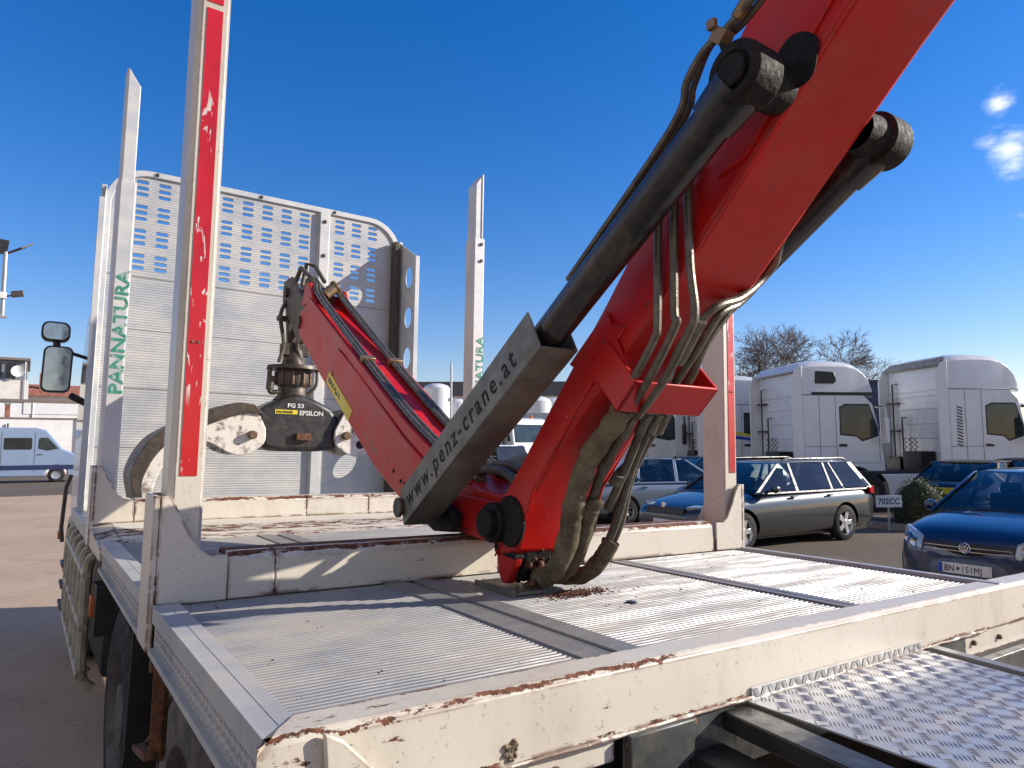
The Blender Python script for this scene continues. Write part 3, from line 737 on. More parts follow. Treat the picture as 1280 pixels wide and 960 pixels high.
# ------------------------------------------------------------------ cab, mirror, wheels, guards
cb = MB(); cb.px([(5.0, -.75), (5.0, 1.55), (5.15, 1.68), (6.6, 1.68), (7.0, 1.2), (7.15, .4), (7.2, -.75)], .05, 2.33)
wc = MB(); wc.cyl((-.2, 6.05, -.83), (2.6, 6.05, -.83), .60)
cbo = cb.build('cab', M['white'], truck, .06, 3, cuts=wc)
g = MB()
for x in (.046, 2.334): g.px([(5.9, .55), (5.9, 1.35), (6.6, 1.35), (6.95, .6), (6.95, .5)], x - .004, x + .004)
g.build('side_window', M['glass_green'], cbo)
# wide-angle and main mirrors on their arm
mo = MB()
mo.tube([(.05, 5.75, 1.16), (-.10, 5.66, 1.19), (-.20, 5.6, 1.20)], .016, 8); mo.tube([(.05, 5.75, .78), (-.08, 5.66, .84)], .03, 8)
def rrect(cx, cz, w_, h, r, n=5):
    return arc(cx + w_ / 2 - r, cz - h / 2 + r, r, -90, 0, n) + arc(cx + w_ / 2 - r, cz + h / 2 - r, r, 0, 90, n) + arc(cx - w_ / 2 + r, cz + h / 2 - r, r, 90, 180, n) + arc(cx - w_ / 2 + r, cz - h / 2 + r, r, 180, 270, n)
mo.prism(rrect(-.190, 1.045, .205, .375, .05), 5.585, 5.70, lambda a, b_, t: (a + (b_ - 1.05) * .02, t, b_))
mo.prism(rrect(-.215, 1.350, .20, .160, .055), 5.585, 5.69, lambda a, b_, t: (a, t, b_)); mo.tube([(-.2, 5.63, 1.22), (-.21, 5.63, 1.30)], .028, 8)
moo = mo.build('mirror_housing', M['blackplastic'], truck, .012)
mg = MB(); mg.prism(rrect(-.190, 1.045, .178, .348, .04), 5.578, 5.584, lambda a, b_, t: (a + (b_ - 1.05) * .02, t, b_)); mg.build('mirror_glass', M['mirrorglass'], moo)
mg = MB(); mg.prism(rrect(-.215, 1.350, .172, .13, .045), 5.578, 5.584, lambda a, b_, t: (a, t, b_)); mg.build('mirror_glass', M['mirrorglass'], moo)

def truck_wheel(x, y, z, r, wd, tm, parent=truck, side=-1, hub=True):
    t = MB(); prof = [(-wd / 2, r * .60), (-wd / 2, r * .80), (-wd / 2 + .015, r * .93), (-wd / 2 + .04, r * .985), (0, r), (wd / 2 - .04, r * .985), (wd / 2 - .015, r * .93), (wd / 2, r * .80), (wd / 2, r * .60)]
    t.lathe(prof, (x, y, z), (1, 0, 0), 48)
    for k in range(44):   # tread blocks round the shoulder
        a = 2 * math.pi * k / 44
        for xs in (-1, -.33, .33, 1):
            m = Matrix.Rotation(a, 3, 'X'); t.box(Vector((x + xs * (wd / 2 - .03) * .95, y, z)) + m @ Vector((0, 0, r * .995)), (.05, r * .085, .022), m)
    to = t.build('wheel', tm, parent, smooth=30)
    rm = MB(); s_ = side
    prof = [(wd / 2 * s_ - .0 * s_, r * .60), (wd / 2 * s_ - .02 * s_, r * .57), (wd / 2 * s_ - .10 * s_, r * .52), (wd / 2 * s_ - .10 * s_, r * .30), (wd / 2 * s_ - .02 * s_, r * .26), (wd / 2 * s_ - .01 * s_, 0)]
    rm.lathe(prof, (x, y, z), (1, 0, 0), 36)
    for k in range(10):
        a = 2 * math.pi * k / 10; c = (x + wd / 2 * s_ - .10 * s_, y + r * .40 * math.cos(a), z + r * .40 * math.sin(a)); rm.cyl(c, (c[0] + .03 * s_, c[1], c[2]), .016, n=6)
    rm.build('rim', M['rim'], to)
    return to
truck_wheel(.22, 2.72, -.83, .52, .32, M['tyre'])
truck_wheel(.27, 1.32, -.83, .51, .34, M['tyre_dusty'])
truck_wheel(.22, 6.05, -.83, .51, .30, M['tyre'])
for y in (2.72, 1.32, 6.05): truck_wheel(2.13, y, -.83, .51, .32, M['tyre'], side=1)
mg = MB(); out = arc(2.72, -.83, .66, 55, 178, 14); inn = arc(2.72, -.83, .645, 178, 55, 14); mg.px(out + inn, .06, .42); mg.build('mudguard', M['blackplastic'], truck)
mg = MB(); mg.px([(2.05, -.78), (2.03, -.40), (2.03, -.22), (2.05, -.22), (2.05, -.40), (2.07, -.78), (2.15, -.90), (2.14, -.91)], .03, .40)
mg.build('mud_flap', M['blackplastic'], truck, .003)
# rusty support bracket below bolster 2
br = MB(); br.px([(.98, -.13), (.98, -.40), (1.0, -.42), (1.04, -.40), (1.07, -.13)], -.02, -.004); br.px([(.98, -.38), (.97, -.40), (1.17, -.44), (1.18, -.425)], -.06, -.03)
br.bb(-.045, -.004, .98, .99, -.40, -.13); br.tube([(-.03, 1.17, -.43), (-.015, 1.02, -.33)], .007, 6); br.cyl((-.05, 1.02, -.17), (.0, 1.02, -.17), .02, n=8)
br.build('support_bracket', M['rust'], truck, .003)
# side underrun guard: bowed beige tubes
ug = MB()
for k, y in enumerate((3.40, 3.72, 4.05, 4.40, 4.75, 5.1)): ug.tube(spline([(.0, y - .05, -.16), (-.035, y, -.22), (-.04, y, -.5), (-.035, y, -.80), (.02, y, -.88)], 4), .028, 8)
for z in (-.27, -.55, -.80): ug.tube([(-.045, 3.36, z), (-.045, 5.15, z + .0)], .022, 8)
ug.build('underrun_guard', M['guard'], truck)
am = MB(); am.bb(-.03, -.005, 3.22, 3.30, -.47, -.36); am.build('side_marker_lamp', M['amber'], truck, .006)
am = MB(); am.bb(-.09, -.06, 5.85, 5.95, -.34, -.27); am.build('side_marker_lamp', M['amber'], truck, .006)
am = MB(); am.bb(-.01, .10, 3.16, 3.34, -.56, -.30); am.build('lamp_bracket', M['black'], truck, .004)
st = MB()
for k in range(3): st.bb(-.075, .1, 5.25 - .05 * k, 5.50, -.49 - k * .15, -.46 - k * .15)
st.tube([(-.08, 5.3, -.3), (-.09, 5.35, -.2), (-.07, 5.5, .1), (-.04, 5.5, .2)], .016, 8)
st.build('cab_step', M['steel_dark'], truck, .006)
tk = MB(); tk.bb(.06, .55, 3.42, 5.05, -.85, -.22); tk.build('fuel_tank', M['black'], truck, .03)
fd = MB(); fd.px(arc(6.05, -.83, .66, 10, 175, 14) + arc(6.05, -.83, .60, 175, 10, 14), .0, .3); fd.build('wheel_arch', M['guard'], truck, .006)

# ------------------------------------------------------------------ loader crane
crane = thing('loader_crane', 'red folding timber crane bent down over the truck deck with worn black cylinders', 'crane', (1.0, .7, 0), TF)
def CP(s, y, z): return (1.0 + s + .045 * (y - .7), y, z)
def cprism(b, pts, s0, s1): return b.prism(pts, s0, s1, lambda a, z, t: CP(t, a, z))
mbm = MB()
boom = [(.70, .10), (.735, .20), (.67, .30), (.605, .365), (.40, .585), (.18, .815), (-.11, 1.14), (-.307, 1.372), (-1.42, 2.52), (-1.66, 2.27), (-.52, 1.25), (-.10, .845), (.13, .655), (.30, .52), (.53, .285), (.60, .12)]
cprism(mbm, boom, -.13, .13)
mbo = mbm.build('main_boom', M['red'], crane, .014, 3)
# stiffening plate on the side of the boom, reinforcing ribs, serial plate
sp = MB()
for s0, s1 in ((-.138, -.129), (.129, .138)):
    cprism(sp, [(.66, .14), (.69, .24), (.60, .345), (.36, .60), (.20, .76), (.10, .735), (.30, .54), (.50, .315), (.58, .15)], s0, s1)
    cprism(sp, [(-.20, 1.02), (-.30, 1.27), (-.55, 1.50), (-.62, 1.42), (-.42, 1.20), (-.28, 1.04)], s0, s1)
sp.build('side_plate', M['red'], mbo, .003)
grs = MB()
for s0, s1 in ((-.1392, -.1375), (.136, .1405)):
    if s0 > 0: continue
    prof_ = [(-.405 + .050 * (1 + .05 * math.sin(a_ * math.pi / 8 + 1) + .03 * math.sin(a_ * math.pi / 4.8)) * math.cos(a_ * math.pi / 24), 1.186 + .056 * (1 + .06 * math.sin(a_ * math.pi / 12)) * math.sin(a_ * math.pi / 24)) for a_ in range(48)]
    cprism(grs, prof_, s0, s1)
grs.build('grease_ring', M['grease'], mbo)
for pts in ([(-.1325, .66, .14), (-.1335, .69, .24), (-.1335, .60, .345), (-.1335, .36, .60), (-.1335, .20, .762), (-.1325, .10, .737), (-.1325, .30, .54), (-.1325, .50, .315), (-.1325, .58, .15)],
            [(-.1305, .72, .1), (-.1305, .55, .27), (-.1305, .31, .505), (-.1305, .13, .652), (-.1305, -.10, .842), (-.1305, -.52, 1.247), (-.1305, -1.6, 2.2)]):
    b = MB(); pth = []
    for q0, q1 in zip(pts, pts[1:]):
        n_ = max(3, int(math.dist(q0, q1) / .012))
        for k in range(n_): u_ = k / n_; pth.append(CP(*[q0[i] + (q1[i] - q0[i]) * u_ + random.uniform(-.0005, .0005) for i in range(3)]))
    b.tube(pth, [.0030 + random.uniform(0, .0009) for _ in pth], 6); b.build('weld_bead', M['red'], mbo)
# hose guard bracket under the boom
hg = MB()
a = Vector((-.72, .69)); nrm = Vector((-.69, -.72))       # along the boom / away from its underside, in (y, z)
base = Vector((.155, .632))
def HG(t, d): q = base + a * t + nrm * d; return (q[0], q[1])
o_ = .0
hgs = [HG(-.045, -.05), HG(.055, -.05), HG(.055, .105), HG(-.045, .105)]
cprism(hg, hgs, -.150, -.138); cprism(hg, hgs, .138, .150)
cprism(hg, [HG(-.045, .097), HG(.055, .097), HG(.055, .105), HG(-.045, .105)], -.150, .150)
cprism(hg, [HG(-.10, -.14), HG(.10, -.12), HG(.055, .03), HG(-.045, .03)], -.142, -.132)
hg.build('hose_guard', M['red'], crane, .003)

# outer boom
ob = MB()
lo = [(3.02, 1.325), (3.24, 1.27), (3.20, 1.13), (3.02, 1.03), (2.72, .84), (2.28, .60), (1.81, .335), (1.53, .222), (1.22, .152), (.80, .130), (.60, .15), (.575, .24), (.68, .285), (.86, .300), (1.07, .355), (1.49, .535), (2.07, .845)]
cprism(ob, lo, -.11, .11)
obo = ob.build('outer_boom', M['red'], crane, .010, 2)
# raised side flanges forming the trough that carries the pipes
fl2 = MB()
for s0, s1 in ((-.118, -.098), (.098, .118)):
    cprism(fl2, [(.92, .315), (1.07, .362), (1.49, .545), (2.07, .855), (2.95, 1.325), (3.0, 1.345), (3.02, 1.30), (2.07, .80), (1.49, .49), (1.07, .30)], s0, s1)
fl2.build('trough_flange', M['red'], obo, .003)
sl = MB()
for s0, s1 in ((-.122, -.109), (.109, .122)):
    cprism(sl, [(.62, .16), (1.22, .165), (1.53, .238), (1.81, .352), (2.28, .62), (2.45, .78), (2.40, .96), (2.07, .80), (1.49, .48), (1.07, .285), (.68, .26)], s0, s1)
sl.build('side_plate', M['red'], obo, .006)
# sticker and lettering band on the outer boom's left face
du = Vector((0, -.835, -.55)).normalized()
stn = MB(); cprism(stn, [(2.56, .790), (2.17, .567), (2.12, .615), (2.51, .845)], -.1242, -.1205); stn.build('warning_sticker', M['yellow'], obo)
P0 = CP(-.125, 2.60, .865)
text('boom_lettering', 'MAX 4,2 t', .052, CP(-.1247, 2.52, .795), (-.045 * .87, -.87, -.49), (-.045 * -.49, -.49 * 1, .87), M['ink'], obo, bold=.002)
text('boom_lettering', 'PENZ', .115, CP(-.1215, 2.02, .535), (-.045 * .87, -.87, -.46), (.02, -.46, .87), M['channel'], obo, bold=.002)
rv = MB()
for y, z in ((1.58, .34), (1.50, .30), (1.46, .29)): rv.cyl(CP(-.1245, y, z), CP(-.120, y, z), .009, n=10)
rv.build('rivet', M['grease'], obo)
# bare scuffs (real patches of grease) and tip head
tip = MB()
cprism(tip, [(3.10, 1.36), (3.28, 1.40), (3.60, 1.60), (3.78, 1.60), (3.80, 1.46), (3.55, 1.26), (3.34, 1.10), (3.20, 1.12)], -.075, -.045)
cprism(tip, [(3.10, 1.36), (3.28, 1.40), (3.60, 1.60), (3.78, 1.60), (3.80, 1.46), (3.55, 1.26), (3.34, 1.10), (3.20, 1.12)], .045, .075)
cprism(tip, [(3.15, 1.30), (3.30, 1.36), (3.40, 1.26), (3.25, 1.12)], -.045, .045)
tip.cyl(CP(-.10, 3.66, 1.50), CP(.10, 3.66, 1.50), .035, n=16); tip.cyl(CP(-.125, 3.20, 1.22), CP(.125, 3.20, 1.22), .042, n=16)
tip.build('boom_tip', M['steel_dark'], crane, .005)
tc_ = MB(); tc_.cyl(CP(.0, 3.0, 1.33), CP(.0, 3.35, 1.52), .045, n=16); tc_.tube([CP(-.05, 3.4, 1.5), CP(-.02, 3.42, 1.66), CP(.03, 3.38, 1.64), CP(.04, 3.2, 1.5)], .014, 6)
tc_.tube([CP(-.06, 3.62, 1.5), CP(-.06, 3.4, 1.62), CP(-.03, 3.2, 1.5)], .016, 6)
tc_.build('tip_hose', M['hose'], crane)
tb = MB(); cprism(tb, [(2.92, 1.30), (3.02, 1.44), (3.10, 1.45), (3.18, 1.32)], -.11, -.09); cprism(tb, [(2.86, 1.28), (2.96, 1.40), (3.04, 1.42), (3.14, 1.32)], .09, .11); cprism(tb, [(3.02, 1.32), (3.04, 1.38), (3.14, 1.40), (3.18, 1.30)], -.09, .09)
tb.build('tip_bracket', M['red'], crane, .005)
br_ = MB(); br_.cyl(CP(-.02, 2.98, 1.36), CP(.04, 2.98, 1.42), .035, n=14); br_.cyl(CP(.04, 2.98, 1.42), CP(.05, 2.98, 1.43), .042, n=14); br_.build('brass_fitting', M['brass'], crane)
# pipes in the trough
for s, n_ in ((-.085, 0), (-.060, 1), (.060, 0), (.085, 1)):
    pp = MB(); dz = .045
    pts = [CP(s * .6, 3.12, 1.40 + dz), CP(s * .8, 3.02, 1.385 + dz), CP(s, 2.86, 1.285 + dz * .6), CP(s, 2.07, .865), CP(s, 1.49, .555), CP(s, 1.07, .375), CP(s * .9, .93, .33)]
    pp.tube(spline(pts, 4), .0125, 8); pp.build('trough_pipe', M['pipe'], crane)
cl = MB()
for s in (-.072, .072):
    for y, z in ((2.07, .862), (1.16, .41)): cl.box(CP(s, y, z + .004), (.07, .035, .038), Matrix.Rotation(R(28), 3, 'X'))
cl.build('pipe_clamp', M['brass'], crane, .004)

# lift cylinders either side with their guard channels
def beam_frame(p, q, upv=(0, 0, 1)):
    y = (Vector(q) - Vector(p)).normalized(); x = y.cross(Vector(upv)).normalized(); z = x.cross(y); return x, y, z
for s, far in ((-.235, 0), (.235, 1)):
    A = Vector(CP(s, 1.09, .228)); B = Vector(CP(s, -.362, 1.140)); X, Y, Z = beam_frame(A, B)
    cy = MB(); cy.cyl(A + Y * .30, B - Y * .05, .044, n=32)
    cy.cyl(B - Y * .10, B - Y * .02, .050, .056, n=32)
    cyo = cy.build('lift_cylinder', M['barrel'], crane)
    rod = MB(); rod.cyl(A, A + Y * .32, .028, n=20); rod.build('cylinder_rod', M['chrome'], cyo)
    sx = 1 if far else -1
    bo = MB(); ctr = (B.x, B.y, B.z)
    bo.lathe([(-.038, 0), (-.038, .036), (-.045, .039), (-.046, .053), (-.040, .060), (-.03, .061), (.03, .060), (.036, .048), (.10, .044)] if not far else [(-.10, .044), (-.036, .048), (-.03, .060), (.03, .061), (.040, .060), (.046, .053), (.045, .039), (.038, .036), (.038, 0)], ctr, (1, 0, 0), 32)
    bo.cyl((B.x + sx * .036, B.y, B.z), (B.x + sx * .050, B.y, B.z), .031, n=28); bo.cyl((B.x + sx * .04, B.y + .02, B.z + .048), (B.x + sx * .04, B.y + .026, B.z + .066), .006, n=8)
    bo.build('cylinder_eye', M['grease'], cyo, .003)
    # guard channel: two webs joined below, open on top
    c = MB(); L_ = (B - A).length; l0, l1 = -.015, .965
    def pt(u, v, wv): return A + X * u + Y * v + Z * wv
    def web(u0, u1, w0, w1, cut=True):
        q = [(l0, w0), (l1, w0), (l1 - .0, w1), (l0 + .03, w1)]
        vs = [pt(u0, v, w_) for v, w_ in q] + [pt(u1, v, w_) for v, w_ in q]
        c.add(vs, [(0, 1, 2, 3)[::-1], (4, 5, 6, 7), (0, 1, 5, 4), (1, 2, 6, 5), (2, 3, 7, 6), (3, 0, 4, 7)])
    web(-.060, -.054, -.062, .058); web(.054, .060, -.062, .058); 
    vs = [pt(u, v, w_) for u in (-.054, .054) for v in (l0 + .0, l1) for w_ in (-.062, -.056)]
    c.add(vs, [(0, 1, 3, 2), (4, 6, 7, 5), (0, 4, 5, 1), (2, 3, 7, 6), (0, 2, 6, 4), (1, 5, 7, 3)])
    cho = c.build('guard_channel', M['channel'], crane, .004)
    if not far:
        # letters read from the lower end upwards on the face turned to the camera
        fX = X if X.x < 0 else -X; u_ = -.0605 if X.x > 0 else .0605
        org = pt(u_, .055, -.030); text('cut_out_lettering', 'www.penz-crane.at', .088, org, tuple(Y), tuple(Z), M['cut'], cho, ext=.0006, bold=.0008, space=1.34, sx=.86)
        tabs = MB(); 
        for v in (.78,): tabs.add([pt(u, v + dv, .058 + dw) for u in (-.06, -.054) for dv in (0, .03) for dw in (0, .012)], [(0, 1, 3, 2), (4, 6, 7, 5), (0, 4, 5, 1), (2, 3, 7, 6), (0, 2, 6, 4), (1, 5, 7, 3)])
        tabs.build('channel_tab', M['channel'], cho)
    pn = MB(); pn.cyl(A + Y * .0 - X * .07, A + X * .07, .026, n=24); pn.cyl(A - X * .078, A - X * .066, .034, n=24); pn.cyl(A + X * .066, A + X * .078, .034, n=24)
    pn.build('channel_pin', M['steel_dark'], cho, .002)
cr_ = MB(); cr_.cyl(CP(-.22, 1.09, .228), CP(.22, 1.09, .228), .032, n=20); cr_.build('cross_shaft', M['steel_dark'], crane)
lk = MB()
for s in (-.165, .150): cprism(lk, [(1.19, .25), (1.20, .17), (1.10, .14), (.95, .15), (.93, .21), (1.05, .26)], s, s + .03)
lk.build('link_plate', M['grease'], crane, .006)
# knuckle between the booms: greasy pin bosses and discs
kn = MB(); c = CP(0, .70, .205)
for s0, s1, r_ in ((-.165, -.135, .062), (-.19, -.165, .044), (.135, .165, .062)): kn.cyl((c[0] + s0, c[1], c[2]), (c[0] + s1, c[1], c[2]), r_, n=28)
kn.build('knuckle_pin', M['grease'], crane, .004)
kd = MB(); cprism(kd, arc(.62, .215, .078, 0, 342, 19), -.147, -.131); cprism(kd, arc(.62, .215, .078, 0, 342, 19), .131, .147); kd.build('knuckle_disc', M['grease'], crane, .006)
ft = MB(); cprism(ft, [(.62, .16), (.73, .17), (.71, .05), (.69, .022), (.655, .022), (.61, .10)], -.125, -.095); cprism(ft, [(.62, .16), (.73, .17), (.71, .05), (.69, .022), (.655, .022), (.61, .10)], .02, .05); ft.build('boom_foot', M['red'], crane, .006)
fb_ = MB(); cprism(fb_, [(.61, .17), (.74, .18), (.73, .11), (.61, .10)], -.128, -.09); fb_.build('foot_collar', M['grease'], crane, .004)
fp = MB(); cprism(fp, [(.56, .0), (.57, .022), (.58, .022), (.80, .016), (.80, .0)], -.16, -.15); cprism(fp, [(.56, .0045), (.80, .0045), (.80, .014), (.56, .014)], -.15, -.04)
fp.build('rest_plate', M['channel'], crane, .002)
# hoses near the knuckle
for (pts, r_) in (([(-.06, 1.0, .33), (-.07, .93, .36), (-.06, .80, .36), (-.08, .68, .33), (-.09, .60, .30)], .016),
                  ([(-.02, 1.02, .33), (-.03, .92, .375), (-.02, .80, .38), (-.04, .68, .35), (-.05, .62, .32)], .014),
                  ([(.04, 1.02, .34), (.03, .90, .37), (.02, .78, .35), (.0, .68, .33)], .016)):
    b = MB(); b.tube(spline([CP(*p) for p in pts], 5), r_, 10); b.build('knuckle_hose', M['hose'], crane)
# supply pipes on the left face and below the boom
left = [[(-.150, -.06, 1.01), (-.150, -.035, .959), (-.150, -.030, .732), (-.150, -.020, .690), (-.146, .040, .622), (-.12, .13, .55)],
        [(-.150, -.11, 1.04), (-.150, -.087, .992), (-.150, -.084, .750), (-.150, -.088, .712), (-.140, -.002, .612), (-.09, .13, .535)],
        [(-.150, -.15, 1.07), (-.150, -.130, 1.02), (-.150, -.133, .842), (-.150, -.146, .735), (-.150, -.128, .690), (-.135, -.04, .597), (-.06, .13, .52)]]
for p in left:
    b = MB(); b.tube(spline([CP(*q) for q in p], 6), .0098, 10); b.build('rigid_pipe', M['pipe'], crane)
right = [[(.15, -.22, 1.06), (.185, -.128, .945), (.190, -.108, .905), (.165, -.085, .862), (.08, -.085, .805), (-.02, -.085, .765), (-.055, -.01, .68), (-.03, .06, .60), (-.03, .13, .53)],
         [(.15, -.16, .99), (.178, -.082, .895), (.165, -.066, .850), (.11, -.055, .80), (.03, -.06, .76), (0, .0, .66), (0, .13, .53)],
         [(.155, -.10, .93), (.155, -.04, .85), (.11, -.03, .79), (.05, .0, .70), (.05, .05, .62), (.04, .13, .53)]]
for p in right:
    b = MB(); b.tube(spline([CP(*q) for q in p], 6), .0105, 10); b.build('rigid_pipe', M['pipe'], crane)
b = MB(); b.cyl(CP(-.045, -.055, .725), CP(-.03, .02, .65), .018, n=10); b.cyl(CP(-.05, -.07, .74), CP(-.047, -.05, .72), .021, n=6); b.build('pipe_union', M['pipe'], crane)
# pipe that runs along the near cylinder
for off, r_ in ((0, .0085), (.022, .0075)):
    b = MB(); pts = [(-.23, -.62, 1.62), (-.225, -.52, 1.48), (-.24, -.42, 1.32), (-.245, -.335, 1.26), (-.25, -.27, 1.235 + off), (-.25, -.22, 1.19), (-.24, -.16, 1.11 + off * .3), (-.24, .20, .86)]
    b.tube(spline([CP(q[0] + off, q[1], q[2]) for q in pts], 5), r_, 8); b.build('cylinder_pipe', M['pipe'], crane)
b = MB(); b.cyl(CP(-.228, -.50, 1.45), CP(-.232, -.455, 1.385), .0165, n=6); b.cyl(CP(-.20, -.50, 1.44), CP(-.205, -.455, 1.375), .0165, n=6); b.cyl(CP(-.24, -.37, 1.29), CP(-.243, -.345, 1.265), .014, n=6)
b.box(CP(-.245, -.31, 1.245), (.03, .035, .03), Matrix.Rotation(R(40), 3, 'X')); b.box(CP(-.262, -.30, 1.27), (.012, .02, .02))
b.build('pipe_union', M['brass'], crane, .002)
# flexible hoses and cloth sleeves hanging from the guard to the foot
def wob(pts, k, amp): return [Vector(p) + Vector((random.uniform(-amp, amp), random.uniform(-amp, amp), random.uniform(-amp, amp))) for p in spline([CP(*q) for q in pts], k)]
slv = [(-.055, .20, .545), (-.055, .235, .50), (-.055, .335, .415), (-.055, .40, .30), (-.052, .445, .165), (-.045, .52, .07), (-.03, .62, .045), (-.02, .70, .06)]
pth = wob(slv, 9, .0022); b = MB(); b.tube(pth, [.032 + .0018 * math.sin(i * .9) + random.uniform(-.0018, .0018) for i in range(len(pth))], 14); b.build('sleeved_hose', M['sleeve'], crane, sub=1)
for pts, r_, m_ in (([(-.02, .16, .56), (-.01, .22, .51), (.0, .345, .375), (.0, .405, .262)], .014, 'hose'),
                    ([(.02, .14, .55), (.04, .21, .515), (.055, .30, .395), (.05, .38, .262)], .0125, 'hose'),
                    ([(.05, .13, .55), (.07, .20, .525), (.085, .315, .38), (.085, .375, .24), (.082, .43, .14)], .0125, 'hose'),
                    ([(.08, .13, .55), (.10, .20, .528), (.108, .335, .37), (.108, .385, .23), (.10, .435, .135)], .0125, 'hose')):
    b = MB(); b.tube(spline([CP(*p) for p in pts], 7), r_, 10); b.build('hydraulic_hose', M[m_], crane)
for pts, r_ in (([(.0, .375, .29), (.0, .405, .25), (.0, .46, .135), (.01, .56, .052), (.02, .66, .045), (.02, .73, .06)], .026),
                ([(.092, .415, .165), (.09, .44, .125), (.085, .52, .058), (.075, .62, .035), (.07, .72, .05)], .027)):
    pth = wob(pts, 8, .002); b = MB(); b.tube(pth, [r_ + .0012 * math.sin(i * 1.1) + random.uniform(-.0015, .0015) for i in range(len(pth))], 14); b.build('sleeved_hose', M['sleeve'], crane, sub=1)
for p in ((-.012, .205, .525), (.03, .185, .535), (.062, .175, .538), (.092, .175, .540)):
    b = MB(); b.cyl(CP(p[0], p[1], p[2]), CP(p[0] + .004, p[1] + .022, p[2] - .022), .0175, n=6); b.cyl(CP(p[0] + .004, p[1] + .022, p[2] - .022), CP(p[0] + .010, p[1] + .05, p[2] - .055), .0155, n=12); b.build('hose_ferrule', M['pipe'], crane)
b = MB()
for p in ((.04, .33, .352), (.07, .335, .365), (.10, .335, .375), (.0, .335, .39)): b.cyl(CP(p[0], p[1] - .012, p[2] + .014), CP(p[0], p[1] + .012, p[2] - .014), .0175, n=10)
b.build('hose_clip', M['hose'], crane)
# packed grime in the fold below the boom
b = MB()
for i in range(90):
    c = CP(random.uniform(-.09, .06), random.uniform(.585, .70), random.uniform(.02, .125)); r_ = random.uniform(.008, .018)
    b.lathe([(-r_ * .6, 0), (-r_ * .4, r_ * .7), (0, r_), (r_ * .5, r_ * .6), (r_ * .6, 0)], c, (random.uniform(-1, 1), random.uniform(-1, 1), 1), 6)
b.build('packed_grime', M['rust'], crane, sub=1)
b = MB(); cprism(b, [(.60, .14), (.72, .15), (.70, .03), (.63, .03)], -.09, .015); b.build('foot_core', M['grease'], crane, .01)
# column behind the viewpoint that carries the boom
b = MB(); b.bb(.76, 1.06, -1.86, -1.58, -.42, 2.2); cprism(b, [(-1.4, 2.60), (-1.9, 2.5), (-1.9, 2.0), (-1.5, 2.1)], -.18, -.135); cprism(b, [(-1.4, 2.60), (-1.9, 2.5), (-1.9, 2.0), (-1.5, 2.1)], .135, .18)
b.build('crane_column', M['red'], crane, .02)
b = MB()   # reddish debris shed under the foot
for i in range(380):
    c = CP(random.gauss(.035, .055), random.gauss(.515, .022), .004); a_ = random.uniform(0, 3.1); m = Matrix.Rotation(a_, 3, 'Z') @ Matrix.Rotation(random.uniform(-.6, .6), 3, 'X')
    b.box(c, (random.uniform(.003, .009), random.uniform(.002, .0035), random.uniform(.002, .004)), m)
me_o = b.build('bark_debris', M['mulch'], crane, smooth=0); 
me_o.parent = None; me_o.matrix_world = crane.matrix_world.copy()
me_o["kind"] = "stuff"; me_o["label"] = "reddish bark and rust debris on the deck under the crane hoses"; me_o["category"] = "debris"

b = MB()
for i in range(300):
    x = random.uniform(.02, 2.3); y = random.choice((random.uniform(-.03, .93), random.uniform(.80, .935), random.uniform(1.15, 2.4))); sc_ = random.choice((.7, .7, 1, 1.5))
    m = Matrix.Rotation(random.uniform(0, 3.1), 3, 'Z') @ Matrix.Rotation(random.uniform(-.4, .4), 3, 'X')
    b.box((x - crane.location.x * 0, y, .0025), (random.uniform(.002, .005) * sc_, random.uniform(.001, .0025) * sc_, .0015 * sc_), m)
OFF['deck_litter'] = (0, 0, 0)
lt = bpy.data.objects.new('deck_litter', None); lo_ = b.build('deck_litter', M['mulch'], crane, smooth=0)
bpy.data.objects.remove(lt); lo_.parent = None; lo_.matrix_world = crane.matrix_world.copy(); lo_.name = 'deck_litter'
lo_["kind"] = "stuff"; lo_["label"] = "fine scattered bark crumbs and dirt lying on the ribbed aluminium deck"; lo_["category"] = "debris"

# ------------------------------------------------------------------ grapple hanging from the boom tip
gr = thing('timber_grapple', 'black and worn white timber grapple hanging from the red crane in front of the headboard', 'grapple', (1.15, 3.74, .40), TF)
gx, gy = 1.145, 3.74
b = MB(); b.box((gx - .03, gy, 1.33), (.07, .05, .34), Matrix.Rotation(R(-4), 3, 'Y')); b.box((gx + .03, gy, 1.30), (.03, .06, .36)); b.cyl((gx - .13, gy, 1.33), (gx + .06, gy, 1.33), .022, n=12)
b.pz([(gx - .09, gy - .05), (gx + .09, gy - .05), (gx + .09, gy + .05), (gx - .09, gy + .05)], 1.07, 1.16); b.cyl((gx, gy, 1.00), (gx, gy, 1.12), .085, .06, n=20)
b.build('hanger_link', M['steel_dark'], gr, .008)
b = MB(); b.lathe([(1.00, 0), (1.00, .175), (.975, .18), (.97, .11), (.955, .115), (.89, .115), (.865, .11), (.85, .095), (.80, .10), (.765, .13), (.76, 0)], (gx, gy, 0), (0, 0, 1), 24)
ro_ = b.build('rotator', M['steel_dark'], gr)
b = MB()
for a_ in range(10):
    an = 2 * math.pi * a_ / 10; b.cyl((gx + .118 * math.cos(an), gy + .118 * math.sin(an), .87), (gx + .118 * math.cos(an), gy + .118 * math.sin(an), .96), .011, n=6)
b.build('rotator_bolt', M['rustbolt'], ro_)
b = MB(); b.tube(spline([(gx - .17, gy - .03, .99), (gx - .175, gy - .05, .85), (gx - .16, gy - .05, .81), (gx - .10, gy - .05, .82)], 5), .016, 8); b.tube(spline([(gx + .15, gy - .05, .98), (gx + .14, gy - .07, .87), (gx + .08, gy - .06, .80)], 5), .012, 8)
b.cyl((gx - .17, gy - .05, .83), (gx - .165, gy - .05, .92), .026, n=10)
